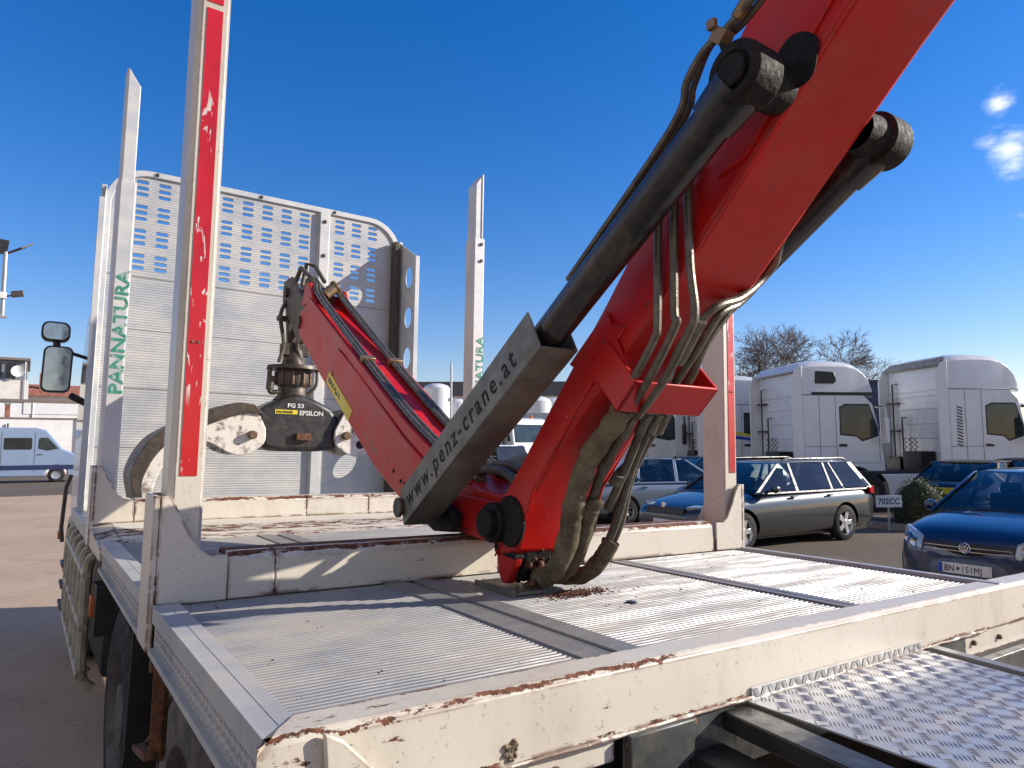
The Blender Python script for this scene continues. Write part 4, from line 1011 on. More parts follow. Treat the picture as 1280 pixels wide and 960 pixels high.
b.tube(spline([(gx - .05, gy - .03, 1.50), (gx - .12, gy - .05, 1.35), (gx - .09, gy - .05, 1.15), (gx - .12, gy - .06, 1.02)], 5), .014, 8); b.tube(spline([(gx + .02, gy - .03, 1.50), (gx + .05, gy - .05, 1.32), (gx + .0, gy - .06, 1.15), (gx + .04, gy - .06, 1.02)], 5), .014, 8)
b.build('rotator_hose', M['hose'], gr)
b = MB()   # bell-shaped body
prof = [(.865 - 1.143, .655), (.93 - 1.143, .715), (-.10, .772), (-.03, .80), (.03, .80), (.12, .772), (.24, .715), (.315, .62), (.30, .50), (.285, .425), (.12, .412), (-.12, .412), (-.215, .425), (-.245, .5), (-.30, .60)]
b.py([(gx + a_, z) for a_, z in prof], gy - .13, gy + .13)
bo_ = b.build('grapple_body', M['grapple'], gr, .035, 4)
b = MB(); b.bb(gx - .01, gx + .09, gy - .165, gy - .12, .485, .535); b.build('body_lug', M['rust'], bo_, .006)
b = MB(); b.bb(gx - .15, gx + .0, gy - .1335, gy - .1305, .662, .690); b.build('yellow_badge', M['yellow'], bo_)
text('badge_lettering', 'EPSILON', .044, (gx + .012, gy - .1325, .658), (1, 0, 0), (0, 0, 1), M['tapewhite'], bo_, bold=.001)
text('badge_lettering', 'FG 53', .038, (gx - .07, gy - .1325, .708), (1, 0, 0), (0, 0, 1), M['tapewhite'], bo_, bold=.001, sx=1.2)
text('badge_lettering', 'PALFINGER', .022, (gx - .142, gy - .1345, .668), (1, 0, 0), (0, 0, 1), M['ink'], bo_, bold=.0004)
# left jaw: worn white plates with a dark curved spine; right jaw mostly behind the boom
def sm2(p): return [(q.x, q.y) for q in spline([(a_, b_, 0) for a_, b_ in p], 5)]
def hook(b, pts_out, pts_in, y0, y1): b.py(sm2(pts_out) + sm2(pts_in)[::-1], y0, y1)
so = [(.86, .70), (.74, .705), (.60, .655), (.45, .585), (.35, .53), (.27, .47), (.205, .37), (.17, .25), (.195, .105), (.205, .03)]
si = [(.93, .56), (.92, .46), (.80, .385), (.70, .40), (.60, .455), (.50, .475), (.405, .44), (.345, .34), (.295, .22), (.275, .10), (.27, .03)]
b = MB(); hook(b, so, si, gy - .17, gy - .15); hook(b, so, si, gy + .15, gy + .17); b.build('jaw_plate', M['jaw'], gr, .006)
b = MB(); so2 = [(x - .012, z + .012) for x, z in so]; si2 = [(x + .05, z - .05) for x, z in so]; hook(b, so2, si2, gy - .19, gy + .19); b.build('jaw_spine', M['steel_dark'], gr, .006)
mo_ = [(2.33 - x, z) for x, z in so]; mi_ = [(2.33 - x, z) for x, z in si]
b = MB(); hook(b, mo_, mi_, gy - .17, gy - .15); hook(b, mo_, mi_, gy + .15, gy + .17); b.build('jaw_plate', M['jaw'], gr, .006)
b = MB(); hook(b, [(x + .012, z + .012) for x, z in mo_], [(x - .05, z - .05) for x, z in mo_], gy - .14, gy + .14); b.build('jaw_spine', M['steel_dark'], gr, .006)
for x, z in ((.84, .515), (1.475, .525)):
    b = MB(); b.cyl((x, gy - .215, z), (x, gy + .2, z), .028, n=20); b.build('jaw_pin', M['rustbolt'], gr, .004)
b = MB(); b.cyl((1.585, gy - .172, .465), (1.585, gy - .169, .465), .03, n=20); b.build('plate_hole', M['cut'], gr)

# ------------------------------------------------------------------ vehicles
def frame_at(x, y, az, z=0.0):
    """local +x points along compass azimuth az (degrees from +Y towards +X), +y to its left"""
    return Matrix.Translation((x, y, z)) @ Matrix.Rotation(R(90 - az), 4, 'Z')
PL = {}
def car(name, label, x, y, az, paint, spec, group=None):
    fm = frame_at(x, y, az); t = thing(name, label, spec.get('cat', 'car'), (0, 0, 0), fm, group)
    L, W_, H = spec['L'], spec['W'], spec['H']; hw = W_ / 2; xf = L / 2
    belt = spec.get('belt', .92); zb = .20
    S = spec['body']   # list of (x, ztop, width factor)
    secs = []
    for (sx, zt, wf, zbt) in S:
        a = hw * wf
        half = [(0, zbt), (a * .80, zbt), (a * .97, zbt + .05), (a, zbt + (zt - zbt) * .38), (a * .992, zbt + (zt - zbt) * .66), (a * .955, zbt + (zt - zbt) * .90), (a * .80, zt - .005), (a * .45, zt + .018), (0, zt + .022)]
        ring = [(sx, -p[0], p[1]) for p in half] + [(sx, p[0], p[1]) for p in half[-2:0:-1]]
        secs.append(ring)
    b = MB(); b.loft(secs)
    wx = spec['wheels']; wr_ = spec.get('wr', .315); cuts = MB()
    for q in wx:
        for s_ in (-1, 1): cuts.cyl((q, s_ * (hw - .24), wr_), (q, s_ * (hw + .2), wr_), wr_ + .055, n=32)
    bo = b.build('body', paint, t, smooth=40, sub=2, cuts=cuts)
    # greenhouse
    (c0, c1, r1, r0) = spec['gh']      # cowl x, roof front x, roof rear x, tail x
    zr = H - .045; wb, wt = hw * .93, hw * .73; zb2 = spec.get('ghz', (belt, belt)); zf, zrr = zb2
    def side(u, v, s_, o=0):           # u along x, v 0..1 from belt to roof
        return (u, s_ * (wb + (wt - wb) * v + o), zf + (zr - zf) * v)
    g_ = MB()
    V = [(c0, -wb, zf), (c0, wb, zf), (r0, wb, zrr), (r0, -wb, zrr), (c1, -wt, zr), (c1, wt, zr), (r1, wt, zr), (r1, -wt, zr), (c0 + .05, 0, zf), (c1 + .05, 0, zr)]
    g_.add(V, [(0, 3, 7, 4), (1, 5, 6, 2), (0, 4, 9, 8), (8, 9, 5, 1), (3, 2, 6, 7), (4, 7, 6, 5, 9)])
    g_.build('window_glass', spec.get('glass', M['car_glass']), t)
    it = MB(); it.bb(r0 + .15, c0 - .1, -wb * .9, wb * .9, belt + .022, belt + .035); it.build('cabin_lining', M['blackplastic'], t, 0)
    for sx_ in (c0 - 1.05, c0 - 1.95):
        for s_ in (-1, 1):
            se = MB(); se.box((sx_, s_ * .36, belt + .10), (.12, .46, .20), Matrix.Rotation(R(-12), 3, 'Y')); se.box((sx_ - .05, s_ * .36, belt + .27), (.09, .25, .14), Matrix.Rotation(R(-12), 3, 'Y')); se.build('seat', M['blackplastic'], t, .04, 3)
    sw_ = MB(); sw_.lathe([(-.012, .165), (0, .178), (.012, .165), (0, .152), (-.012, .165)], (c0 - .55, .36, belt + .05), (.9, 0, .35), 20); sw_.build('steering_wheel', M['blackplastic'], t)
    r_ = MB(); secs = []
    for u, dz, wf in ((c1 + .05, -.012, .94), (c1 - .03, .012, .99), (c1 - .35, .036, 1.0), ((c1 + r1) / 2, .045, 1.0), (r1 + .3, .034, 1.0), (r1 + .02, .012, .98), (r1 - .10 * (1 if spec.get('spoiler') else .3), -.004, .9)):
        a = (wt + .02) * wf; secs.append([(u, -a, zr - .022 + dz * .3), (u, -a * .93, zr + dz * .8), (u, -a * .5, zr + dz), (u, a * .5, zr + dz), (u, a * .93, zr + dz * .8), (u, a, zr - .022 + dz * .3)])
    r_.loft(secs); r_.build('roof', spec.get('roofmat', paint), t, smooth=40, sub=1)
    # pillars and painted side areas, standing a little proud of the glass
    p_ = MB()
    def quadstrip(P, Q, w0, w1, s_):   # bar along the side plane between (u,v) points
        a, b_, c_, d = side(P[0] - w0 / 2, P[1], s_, .010), side(P[0] + w0 / 2, P[1], s_, .010), side(Q[0] + w1 / 2, Q[1], s_, .010), side(Q[0] - w1 / 2, Q[1], s_, .010)
        vs = [a, b_, c_, d] + [(v[0], v[1] - s_ * .03, v[2]) for v in (a, b_, c_, d)]
        p_.add(vs, [(0, 1, 2, 3), (7, 6, 5, 4), (0, 4, 5, 1), (1, 5, 6, 2), (2, 6, 7, 3), (3, 7, 4, 0)])
    for s_ in (-1, 1):
        quadstrip((c0 + .02, -.02), (c1 + .01, 1.0), .10, .07, s_)
        for (u0, u1, w_) in spec['pillars']: quadstrip((u0, -.02), (u1, 1.0), w_, w_ * .75, s_)
        quadstrip((r0 - .0, -.02), (r1 + .02, 1.0), .16, .13, s_)
        quadstrip(((c0 + r0) / 2, -.035), ((c0 + r0) / 2, .03), (c0 - r0), (c0 - r0) * .97, s_)
    p_.build('pillar', spec.get('pillarmat', paint), t, .004)
    # windscreen surround / bumper inserts / seams
    for s_ in (-1, 1):
        for k, q in enumerate(spec.get('seams', [])):
            d = MB(); d.bb(q - .003, q + .003, s_ * hw * .985 - .006, s_ * hw * .985 + .006, .32, belt - .05)
        h = MB()
        for q in spec.get('handles', []): h.box((q, s_ * (hw * .985), belt - .10), (.17, .03, .028))
        if h.v: h.build('door_handle', paint, t, .008)
        mr_ = MB(); mr_.lathe([(-.09, .0), (-.08, .05), (0, .075), (.05, .06), (.07, 0)], (c0 - .28, s_ * (hw + .09), belt + .06), (1, .1, 0), 12); mr_.bb(c0 - .32, c0 - .26, s_ * hw * .9 if s_ > 0 else s_ * (hw + .05), s_ * (hw + .05) if s_ > 0 else s_ * hw * .9, belt - .0, belt + .03)
        mr_.build('door_mirror', spec.get('mirrormat', paint), t, .004)
    # wheels
    for q in wx:
        for s_ in (-1, 1):
            tt = MB(); ww = .20; yc = s_ * (hw - .115)
            tt.lathe([(-ww / 2, wr_ * .66), (-ww / 2, wr_ * .86), (-ww / 2 + .02, wr_ * .97), (-.03, wr_), (.03, wr_), (ww / 2 - .02, wr_ * .97), (ww / 2, wr_ * .86), (ww / 2, wr_ * .66)], (q, yc, wr_), (0, 1, 0), 36)
            to = tt.build('wheel', M['tyre'], t)
            rm = MB(); yo = yc + s_ * (ww / 2 - .01)
            rm.lathe([(0, wr_ * .68), (-s_ * .015, wr_ * .64), (-s_ * .06, wr_ * .60)], (q, yo, wr_), (0, 1, 0), 36)
            ns = spec.get('spokes', 5); sw = spec.get('sw', .075)
            for k in range(ns):
                a_ = 2 * math.pi * k / ns + .3; m = Matrix.Rotation(-a_, 3, 'Y')
                rm.box(Vector((q, yo - s_ * .018, wr_)) + m @ Vector((0, 0, wr_ * .33)), (sw, .022, wr_ * .62), m)
            rm.cyl((q, yo - s_ * .03, wr_), (q, yo, wr_), .05, n=16)
            rm.build('rim', spec.get('rim', M['alloy']), to, .004)
            ds = MB(); ds.cyl((q, yo - s_ * .09, wr_), (q, yo - s_ * .07, wr_), wr_ * .64, n=24); ds.build('brake_disc', M['black'], to)
    un = MB(); un.bb(-xf + .2, xf - .2, -hw * .8, hw * .8, .16, .45); un.build('underbody', M['black'], t)
    PL[t.name] = (hw, xf)
    return t

ESTATE = dict(pillarmat=None, L=4.66, W=1.81, H=1.47, belt=.95, ghz=(.93, .97), gh=(1.02, .25, -1.75, -2.12),
    body=[(2.33, .58, .62, .30), (2.30, .66, .78, .24), (2.16, .74, .92, .20), (1.75, .84, .985, .18), (1.05, .945, 1.0, .18), (.0, .96, 1.0, .18), (-1.2, .98, 1.0, .18), (-1.95, .99, .985, .20), (-2.22, .96, .93, .26), (-2.32, .84, .84, .32)],
    wheels=(1.40, -1.29), wr=.325, pillars=[(-.02, .0, .075), (-.98, -.95, .06), (-1.33, -1.12, .055)], seams=(.95, -.02, -1.02), handles=(.15, -.85), spokes=5, sw=.085, cat='estate car')
HATCH = dict(L=4.25, W=1.78, H=1.46, belt=.93, ghz=(.92, .97), gh=(1.05, .30, -1.25, -1.95),
    body=[(2.12, .56, .62, .30), (2.08, .66, .80, .24), (1.92, .76, .93, .20), (1.55, .86, .985, .18), (.95, .935, 1.0, .18), (.0, .95, 1.0, .18), (-1.2, .97, 1.0, .18), (-1.85, .95, .97, .20), (-2.06, .86, .9, .28), (-2.12, .72, .84, .34)],
    wheels=(1.28, -1.30), wr=.315, pillars=[(.0, .02, .09), (-.95, -.88, .08)], seams=(.95, 0, -1.0), handles=(.2, -.8), spokes=9, sw=.030, cat='car')
GOLF = dict(HATCH, L=4.2, W=1.76, H=1.46, pillarmat=None, wheels=(1.27, -1.31), ghz=(.95, .99), gh=(1.02, .22, -1.35, -1.9),
    body=[(2.10, .60, .52, .22), (2.06, .70, .68, .20), (1.96, .80, .83, .19), (1.80, .86, .93, .18), (1.55, .91, .985, .18), (1.05, .985, 1.0, .18), (.0, .98, 1.0, .18), (-1.2, .99, 1.0, .18), (-1.85, .97, .97, .20), (-2.06, .86, .9, .28), (-2.1, .72, .84, .34)])
SUV = dict(L=4.5, W=1.85, H=1.78, belt=1.10, ghz=(1.08, 1.12), gh=(1.05, .45, -1.9, -2.15),
    body=[(2.25, .66, .7, .34), (2.2, .85, .86, .28), (2.0, .98, .95, .25), (1.2, 1.09, 1.0, .24), (0, 1.11, 1.0, .24), (-1.9, 1.12, .99, .26), (-2.2, 1.08, .93, .3), (-2.25, .9, .88, .36)],
    wheels=(1.35, -1.35), wr=.36, pillars=[(0, 0, .1), (-1.0, -.98, .1)], handles=(.2, -.8), spokes=5, cat='suv')
paint_grey = carpaint('car_paint_dark_grey', (.026, .034, .044))
pillar_grey = simple('satin_pillar_grey', (.05, .06, .065), .45); paint_blue = carpaint('car_paint_blue', (.010, .028, .085), .2)
paint_silver = carpaint('car_paint_silver_blue', (.24, .29, .34)); paint_sand = carpaint('car_paint_pale_metallic', (.36, .39, .42)); paint_black = carpaint('car_paint_black', (.010, .012, .016))
paint_van = carpaint('van_paint_shade_blue', (.34, .46, .66), 0)  # blue skylit shade painted into the white van's body colour

def place(px_, D, az, lx, ly):
    q = fw + (px_ - 640) / F_PX * r2; q = q * D; a_ = R(az); f_ = Vector((math.sin(a_), math.cos(a_))); l_ = Vector((-f_.y, f_.x))
    c_ = Vector((q.x, q.y)) - f_ * lx - l_ * ly; return c_.x, c_.y
ex, ey = place(1045, 13.3, 274, -1.29, .79)
ESTATE['pillarmat'] = pillar_grey
est = car('estate_car', 'dark grey estate car with roof rails parked beside the right stake', ex, ey, 274, paint_grey, ESTATE)
def grille_bits(t, xf, zlo, zhi, hw, wide, lamps=True, lampw=.32, lampz=.66, lamph=.16, taper=.9):
    b = MB(); b.py([( -wide, zlo), (wide, zlo), (wide * 1.0, zhi), (-wide * 1.0, zhi)], 0, .01)
    g = MB(); g.merge(b, lambda v: (xf + .004 - abs(v[0]) * .10, v[0], v[2]) if v[1] == 0 else (xf - .05 - abs(v[0]) * .10, v[0], v[2]))
    return g
# estate front: grille, lamps, plate; rails and rear lamp
b = MB(); b.loft([[(2.335, y, .60), (2.325, y, .72), (2.26, y, .73), (2.26, y, .60)] for y in (-.45, 0, .45)]); b.build('grille', M['blackplastic'], est, .01)
for s_ in (-1, 1):
    b = MB(); b.loft([[(2.24, s_ * .46, .62), (2.28, s_ * .46, .74), (2.1, s_ * .46, .76), (2.1, s_ * .46, .62)], [(2.0, s_ * .86, .66), (2.02, s_ * .86, .76), (1.8, s_ * .83, .78), (1.8, s_ * .83, .66)]]); b.build('headlight', M['lamp'], est, .012)
    b = MB(); b.tube([(.1, s_ * .62, 1.47), (.0, s_ * .63, 1.50), (-1.6, s_ * .62, 1.50), (-1.75, s_ * .60, 1.46)], .016, 8); b.build('roof_rail', M['blackplastic'], est)
    b = MB(); b.loft([[(-2.22, s_ * .86, .82), (-2.20, s_ * .86, .97), (-2.02, s_ * .895, .95), (-2.04, s_ * .895, .84)], [(-2.345, s_ * .55, .80), (-2.32, s_ * .55, .96), (-2.2, s_ * .55, .96), (-2.2, s_ * .55, .80)]]); b.build('tail_light', M['redlens'], est, .01)
b = MB(); b.bb(2.32, 2.345, -.26, .26, .40, .51); po = b.build('number_plate', M['plate'], est, .003)
b = MB(); b.cyl((2.325, 0, .755), (2.345, 0, .755), .045, n=20); b.build('bonnet_badge', M['chrome'], est)
# silver hatchback behind, heading the other way
ast = car('hatchback_car', 'silver blue hatchback parked behind the hanging crane hoses', 12.35, 11.9, 108, paint_silver, HATCH)
b = MB(); 
for s_ in (-1, 1):
    b = MB(); b.loft([[(-2.08, s_ * .80, .72), (-2.0, s_ * .82, 1.0), (-1.86, s_ * .87, 1.0), (-1.92, s_ * .89, .72)], [(-2.13, s_ * .6, .72), (-2.06, s_ * .6, .98), (-1.95, s_ * .6, .98), (-1.95, s_ * .6, .72)]]); b.build('tail_light', M['redlens'], ast, .01)
# blue front-on hatchback at the right edge
GOLF['pillarmat'] = paint_blue
gx0 = 8.25
golf = car('blue_hatchback_car', 'dark blue hatchback facing the truck at the right edge of the photo', gx0 + 2.13, 3.58, 270, paint_blue, GOLF)
# local frame: +x forward (world -x), +y left of travel (world -y)
b = MB(); b.loft([[(2.105 - abs(y) * .10, y, .585 + abs(y) * .05), (2.115 - abs(y) * .10, y, .66), (2.085 - abs(y) * .10, y, .715), (2.0 - abs(y) * .1, y, .715), (2.0 - abs(y) * .1, y, .585)] for y in (-.46, -.25, 0, .25, .46)]); b.build('grille', M['blackplastic'], golf, .006)
b = MB()
for z in (.625, .668): b.loft([[(2.112 - abs(y) * .10, y, z), (2.122 - abs(y) * .10, y, z), (2.122 - abs(y) * .1, y, z + .006), (2.112 - abs(y) * .10, y, z + .006)] for y in (-.43, -.25, 0, .25, .43)])
b.build('grille_bar', M['chrome'], golf)
GX = 1
for s_ in (-1, 1):
    b = MB(); secs = []
    for u, ya, z0, z1, xx in ((0, .455, .60, .745, 2.10), (.3, .54, .565, .79, 2.06), (.7, .67, .57, .82, 1.97), (1, .775, .62, .83, 1.82)):
        xx -= .018
        secs.append([(xx + .015, s_ * ya, z0), (xx + .012, s_ * ya, (z0 + z1) / 2), (xx - .05, s_ * ya, z1), (xx - .15, s_ * ya, z1), (xx - .15, s_ * ya, z0)])
    b.loft(secs); ho = b.build('headlight', M['lamp'], golf, .006, sub=1)
    for ya, zz, rr in ((.545, .672, .055), (.655, .70, .046)):
        b = MB(); b.lathe([(0, rr), (.008, rr * .9), (.004, rr * .75), (-.01, 0)], (2.052 - (.0 if ya < .6 else .085), s_ * ya, zz), (1, 0, .1), 20); b.build('reflector', M['chrome'], ho)
    b = MB(); b.loft([[(2.158 - .40 * (y / .86) ** 2.6, s_ * y, .44), (2.152 - .40 * (y / .86) ** 2.6, s_ * y, .50), (2.08 - .40 * (y / .86) ** 2.6, s_ * y, .50), (2.08 - .40 * (y / .86) ** 2.6, s_ * y, .44)] for y in (.46, .56, .66, .75, .82)]); b.build('bumper_strip', M['blackplastic'], golf, .006)
b = MB(); BX = lambda y: 2.150 - .40 * (abs(y) / .86) ** 2.6
b.loft([[(BX(y) - .03, y, .24), (BX(y) - .008, y, .30), (BX(y), y, .42), (BX(y) - .01, y, .50), (BX(y) - .045, y, .565), (BX(y) - .16, y, .565), (BX(y) - .16, y, .24)] for y in (-.865, -.83, -.76, -.66, -.52, -.36, -.18, 0, .18, .36, .52, .66, .76, .83, .865)]); b.build('bumper', simple('grey_blue_bumper', (.10, .12, .15), .45), golf, 0, sub=1)
b = MB(); b.bb(2.152, 2.160, -.26, .26, .395, .505); po = b.build('number_plate', M['plate'], golf, .002)
b = MB(); b.bb(2.1595, 2.1615, -.257, -.215, .398, .502); b.build('country_band', M['euroblue'], po)
text('plate_lettering', 'BN', .092, (2.1615, -.195, .418), (0, 1, 0), (0, 0, 1), M['ink'], po, bold=.0006, sx=.80, space=1.05)
text('plate_lettering', '151MJ', .088, (2.1615, -.030, .418), (0, 1, 0), (0, 0, 1), M['ink'], po, bold=0, sx=.84, space=1.10)
b = MB(); b.cyl((2.1595, -.062, .450), (2.1612, -.062, .450), .018, n=14); b.build('plate_seal', M['chassis'], po)
b = MB(); b.lathe([(0, .058), (.010, .058), (.014, .052), (.010, .046), (.004, .045), (.004, 0)], (2.112, 0, .665), (1, 0, 0), 28); em = b.build('round_emblem', M['chrome'], golf)
b = MB(); b.cyl((2.113, 0, .665), (2.119, 0, .665), .046, n=24); b.build('emblem_field', M['inkblue'], em)
b = MB()
def bar(p, q, w_=.0085):
    P = Vector((2.121, p[0], .665 + p[1])); Q = Vector((2.121, q[0], .665 + q[1])); d = Q - P; n_ = Vector((0, -d.z, d.y)).normalized() * w_ / 2; xo = Vector((.003, 0, 0))
    vs = [P + n_, P - n_, Q - n_, Q + n_]; b.add([v for v in vs] + [v + xo for v in vs], [(3, 2, 1, 0), (4, 5, 6, 7), (0, 1, 5, 4), (1, 2, 6, 5), (2, 3, 7, 6), (3, 0, 4, 7)])
for m_ in (-1, 1):
    bar((m_ * .019, .041), (0, .004)); bar((m_ * .038, .024), (m_ * .016, -.038)); bar((m_ * .016, -.038), (0, -.004))
b.build('emblem_letters', M['chrome'], em)
b = MB()    # interior dash, seats, steering wheel seen through glass are suggested by the wiper cowl
b.bb(.98, 1.10, -.72, .72, .955, .975); b.tube([(1.07, -.6, .985), (1.02, .05, 1.0)], .009, 6); b.tube([(1.07, .05, .985), (1.02, .6, 1.0)], .009, 6)
b.build('wiper_cowl', M['blackplastic'], golf, .006)
# pale suv seen from behind, in the V between the booms
sx2, sy2 = place(642, 20.5, 350, -2.2, 0)
suv = car('pale_suv', 'pale metallic suv seen from behind through the fold of the red crane', sx2, sy2, 350, paint_sand, SUV)
b = MB(); b.loft([[(-2.02, y, 1.70), (-2.17, y, 1.14), (-2.21, y, 1.14), (-2.07, y, 1.70)] for y in (-.60, .60)]); b.build('rear_window', M['glass'], suv, .02)
# two black cars, backs to the bed, behind the topiary
SOFT = dict(HATCH, H=1.40, roofmat=simple('black_fabric_hood', (.014, .015, .019), .75, 0, 0, .3, 8, .5, 20), pillarmat=simple('black_fabric_hood_side', (.014, .015, .019), .75), gh=(.9, .2, -1.2, -1.75))
def rear_bits(t, plate, lamp_z=.80, txt=None):
    for s_ in (-1, 1):
        b = MB(); b.loft([[(-2.02, s_ * .84, lamp_z - .07), (-1.98, s_ * .84, lamp_z + .08), (-1.85, s_ * .87, lamp_z + .08), (-1.85, s_ * .88, lamp_z - .07)], [(-2.14, s_ * .5, lamp_z - .07), (-2.10, s_ * .5, lamp_z + .07), (-2.0, s_ * .5, lamp_z + .07), (-2.0, s_ * .5, lamp_z - .07)]]); b.build('tail_light', M['redlens'], t, .01)
    b = MB(); b.bb(-2.175, -2.155, -.26, .26, .70, .84) if plate else None
    po = b.build('number_plate', plate, t, .002); return po
blk1 = car('soft_top_car', 'black soft top car with yellow plate behind the round bush', *place(1176, 15.1, 88, -2.12, 0), 88, paint_black, SOFT, 'dark cars behind the planting bed')
po = rear_bits(blk1, M['plateyellow'], .84)
text('plate_lettering', 'B', .12, (-2.1765, .20, .725), (0, -1, 0), (0, 0, 1), M['ink'], po, bold=.004, sx=2.6)
blk2 = car('black_hatchback_car', 'black hatchback behind the blue car with one red tail light showing', *place(1262, 15.0, 88, -2.12, 0), 88, paint_black, HATCH, 'dark cars behind the planting bed')
rear_bits(blk2, M['plate'], .78)
blk3 = car('black_saloon_car', 'low black car between the silver hatchback and the lorry with blue markings', 16.2, 13.0, 105, paint_black, HATCH)
po = rear_bits(blk3, M['plate'], .80)

# ------------------------------------------------------------------ tractor units
def tractor(name, label, x, y, az, H=3.95, style=0, back=4.2, group='white tractor units parked in a row'):
    t = thing(name, label, 'truck', (0, 0, 0), frame_at(x, y, az), group); Lc = 2.3
    # origin: right rear corner of the cab at ground level; width towards +y
    W_ = 2.48; z0 = .95; b = MB()
    zc = H - .95
    cuts = MB(); cuts.cyl((1.45, -.3, .52), (1.45, W_ + .3, .52), .62, n=32)
    b.py([(0, z0 - .1), (0, zc), (1.75, zc), (2.02, zc - .28), (2.22, 1.95), (2.32, 1.2), (2.32, .45), (.75, .45), (.75, z0 - .1)], 0, W_)
    cab = b.build('cab', M['white'], t, .07, 3, cuts=cuts)
    rf = MB(); secs = []
    rp = [(.0, zc - .02, .995, H - .10), (.35, zc - .02, .995, H - .02), (.8, zc - .02, .99, H), (1.25, zc - .02, .985, H - .01), (1.55, zc - .02, .98, H - .08), (1.78, zc - .02, .975, H - .24), (1.94, zc - .02, .97, H - .48), (2.03, zc - .04, .965, H - .78), (2.05, zc - .10, .96, H - .98)]
    for u, zl, wf, zh in rp:
        c = W_ / 2; a = c * wf; ww = c * wf * (.975 - .03 * max(0, u - .8)); zm = zl + (zh - zl) * .80
        secs.append([(u, c - a, zl), (u, c - a * .995, zm), (u, c - ww * .93, zl + (zh - zl) * .93), (u, c - ww * .6, zh), (u, c + ww * .6, zh), (u, c + ww * .93, zl + (zh - zl) * .93), (u, c + a * .995, zm), (u, c + a, zl)])
    rf.loft(secs); rf.build('high_roof', M['white'], t, .05, 3, smooth=50)
    sd_ = MB()    # side air deflectors standing behind the cab
    for yy in (0.0, W_ - .05): sd_.py([(-.30, 1.15), (-.32, H - .62), (-.2, H - .30), (.0, H - .18), (.0, 1.15)] if style else [(-.50, .95), (-.50, H - .5), (.0, H - .25), (.0, .95)], yy, yy + .05)
    sd_.build('side_deflector', M['white'], t, .015)
    ea = MB()
    ea.py([(-.18, H - .32), (.02, H - .10), (.02, H - .16), (-.12, H - .36)], .12, W_ - .12); ea.build('roof_spoiler', M['white'] if style != 2 else M['kerb'], t, .01)
    # rear wall detail: horizontal ribs, air and power lines, grab rail
    rw_ = MB()
    for z in (1.5, 1.9, 2.3, 2.7, 3.05): rw_.bb(-.02, -.003, .10, W_ - .10, z, z + .025)
    rw_.build('rear_rib', M['white'], cab, .004)
    ln = MB(); ln.tube([(-.10, W_ - .35, 1.1), (-.10, W_ - .35, H - .7), (-.10, W_ - .55, H - .7)], .022, 6); ln.tube([(-.12, W_ - .75, 1.2), (-.12, W_ - .75, 2.5), (-.02, W_ - .75, 2.5)], .022, 6)
    for z in (1.35, 2.1, 2.9): ln.bb(-.14, -.02, W_ - .55, W_ - .12, z, z + .04)
    ln.bb(-.45, -.05, .55, 1.3, .95, 1.55); ln.bb(-.40, -.05, 1.5, 2.1, .95, 1.35)
    ln.build('rear_equipment', M['blackplastic'], t)
    co = MB()
    for j, yy in enumerate((.95, 1.15, 1.4)): co.tube([(-.30 + .05 * math.cos(i * 1.3), yy + .05 * math.sin(i * 1.3), 1.0 + i * .028) for i in range(34)], .012, 5)
    co.build('coiled_air_line', M['rustbolt'], t)
    # side glass, door seams, handle
    for s_, yy in ((-1, 0), (1, W_)):
        g_ = MB(); yo = yy + s_ * .004
        g_.py([(1.05, 2.02), (1.05, 2.72), (1.22, 2.80), (1.88, 2.80), (2.10, 2.20), (2.12, 2.0), (1.65, 1.86), (1.5, 1.98)] if style else [(1.02, 2.05), (1.02, 2.72), (1.88, 2.76), (2.10, 2.15), (2.10, 2.0), (1.7, 1.92)], min(yy - s_ * .02, yo), max(yy - s_ * .02, yo)); wo_ = g_.build('side_window', M['glass_green'], t, .01); c_w = Vector((1.55, yy, 2.4)); sl_ = MB(); sl_.v = [((v[0] - 1.55) * 1.07 + 1.55, v[1] - s_ * .0025, (v[2] - 2.38) * 1.10 + 2.38) for v in g_.v]; sl_.f = list(g_.f); sl_.build('window_seal', M['blackplastic'], t, .01)
        st_ = MB(); st_.bb(.80, 2.2, yy - .012, yy + .012, .47, .62); st_.bb(.86, 2.05, yy - .014, yy + .014, .72, .80); st_.build('entry_step', M['blackplastic'], t, .01)
        ar_ = MB(); ar_.py(arc(1.45, .52, .69, 8, 172, 16) + arc(1.45, .52, .63, 172, 8, 16), yy - .015, yy + .015); ar_.build('wheel_arch_trim', M['white'], t, .006)
        sm = MB()
        def seam(x0, z0_, x1, z1_):
            sm.bb(min(x0, x1) - .006, max(x0, x1) + .006, min(yy - s_ * .01, yy + s_ * .003), max(yy - s_ * .01, yy + s_ * .003), min(z0_, z1_), max(z0_, z1_) + .001)
        seam(.92, 1.1, .92, zc - .05); seam(.45, 1.1, .45, zc - .05); seam(2.16, 1.3, 2.16, 1.95)
        seam(.02, zc - .04, 2.0, zc - .02); seam(.02, 1.68, .92, 1.69); seam(.92, 1.24, 2.2, 1.25)
        sm.build('door_seam', M['chassis'], t)
        h = MB(); h.box((1.10, yy + s_ * .01, 1.72), (.22, .04, .07)); h.build('door_handle', M['blackplastic'], t, .01)
        if style == 1:
            h = MB(); h.py([(.35, zc + .28), (.38, zc + .62), (.92, zc + .60), (.98, zc + .36), (.9, zc + .28)], yy + s_ * -.02 - (.0), yy + s_ * .012) if s_ > 0 else h.py([(.35, zc + .28), (.38, zc + .62), (.92, zc + .60), (.98, zc + .36), (.9, zc + .28)], yy - .012, yy + .02); h.build('roof_side_vent', M['blackplastic'], t, .02)
            h = MB(); h.bb(.25, 2.05, yy - .02, yy + .02, zc - .02, zc + .05); h.build('black_trim', M['blackplastic'], t, .008)
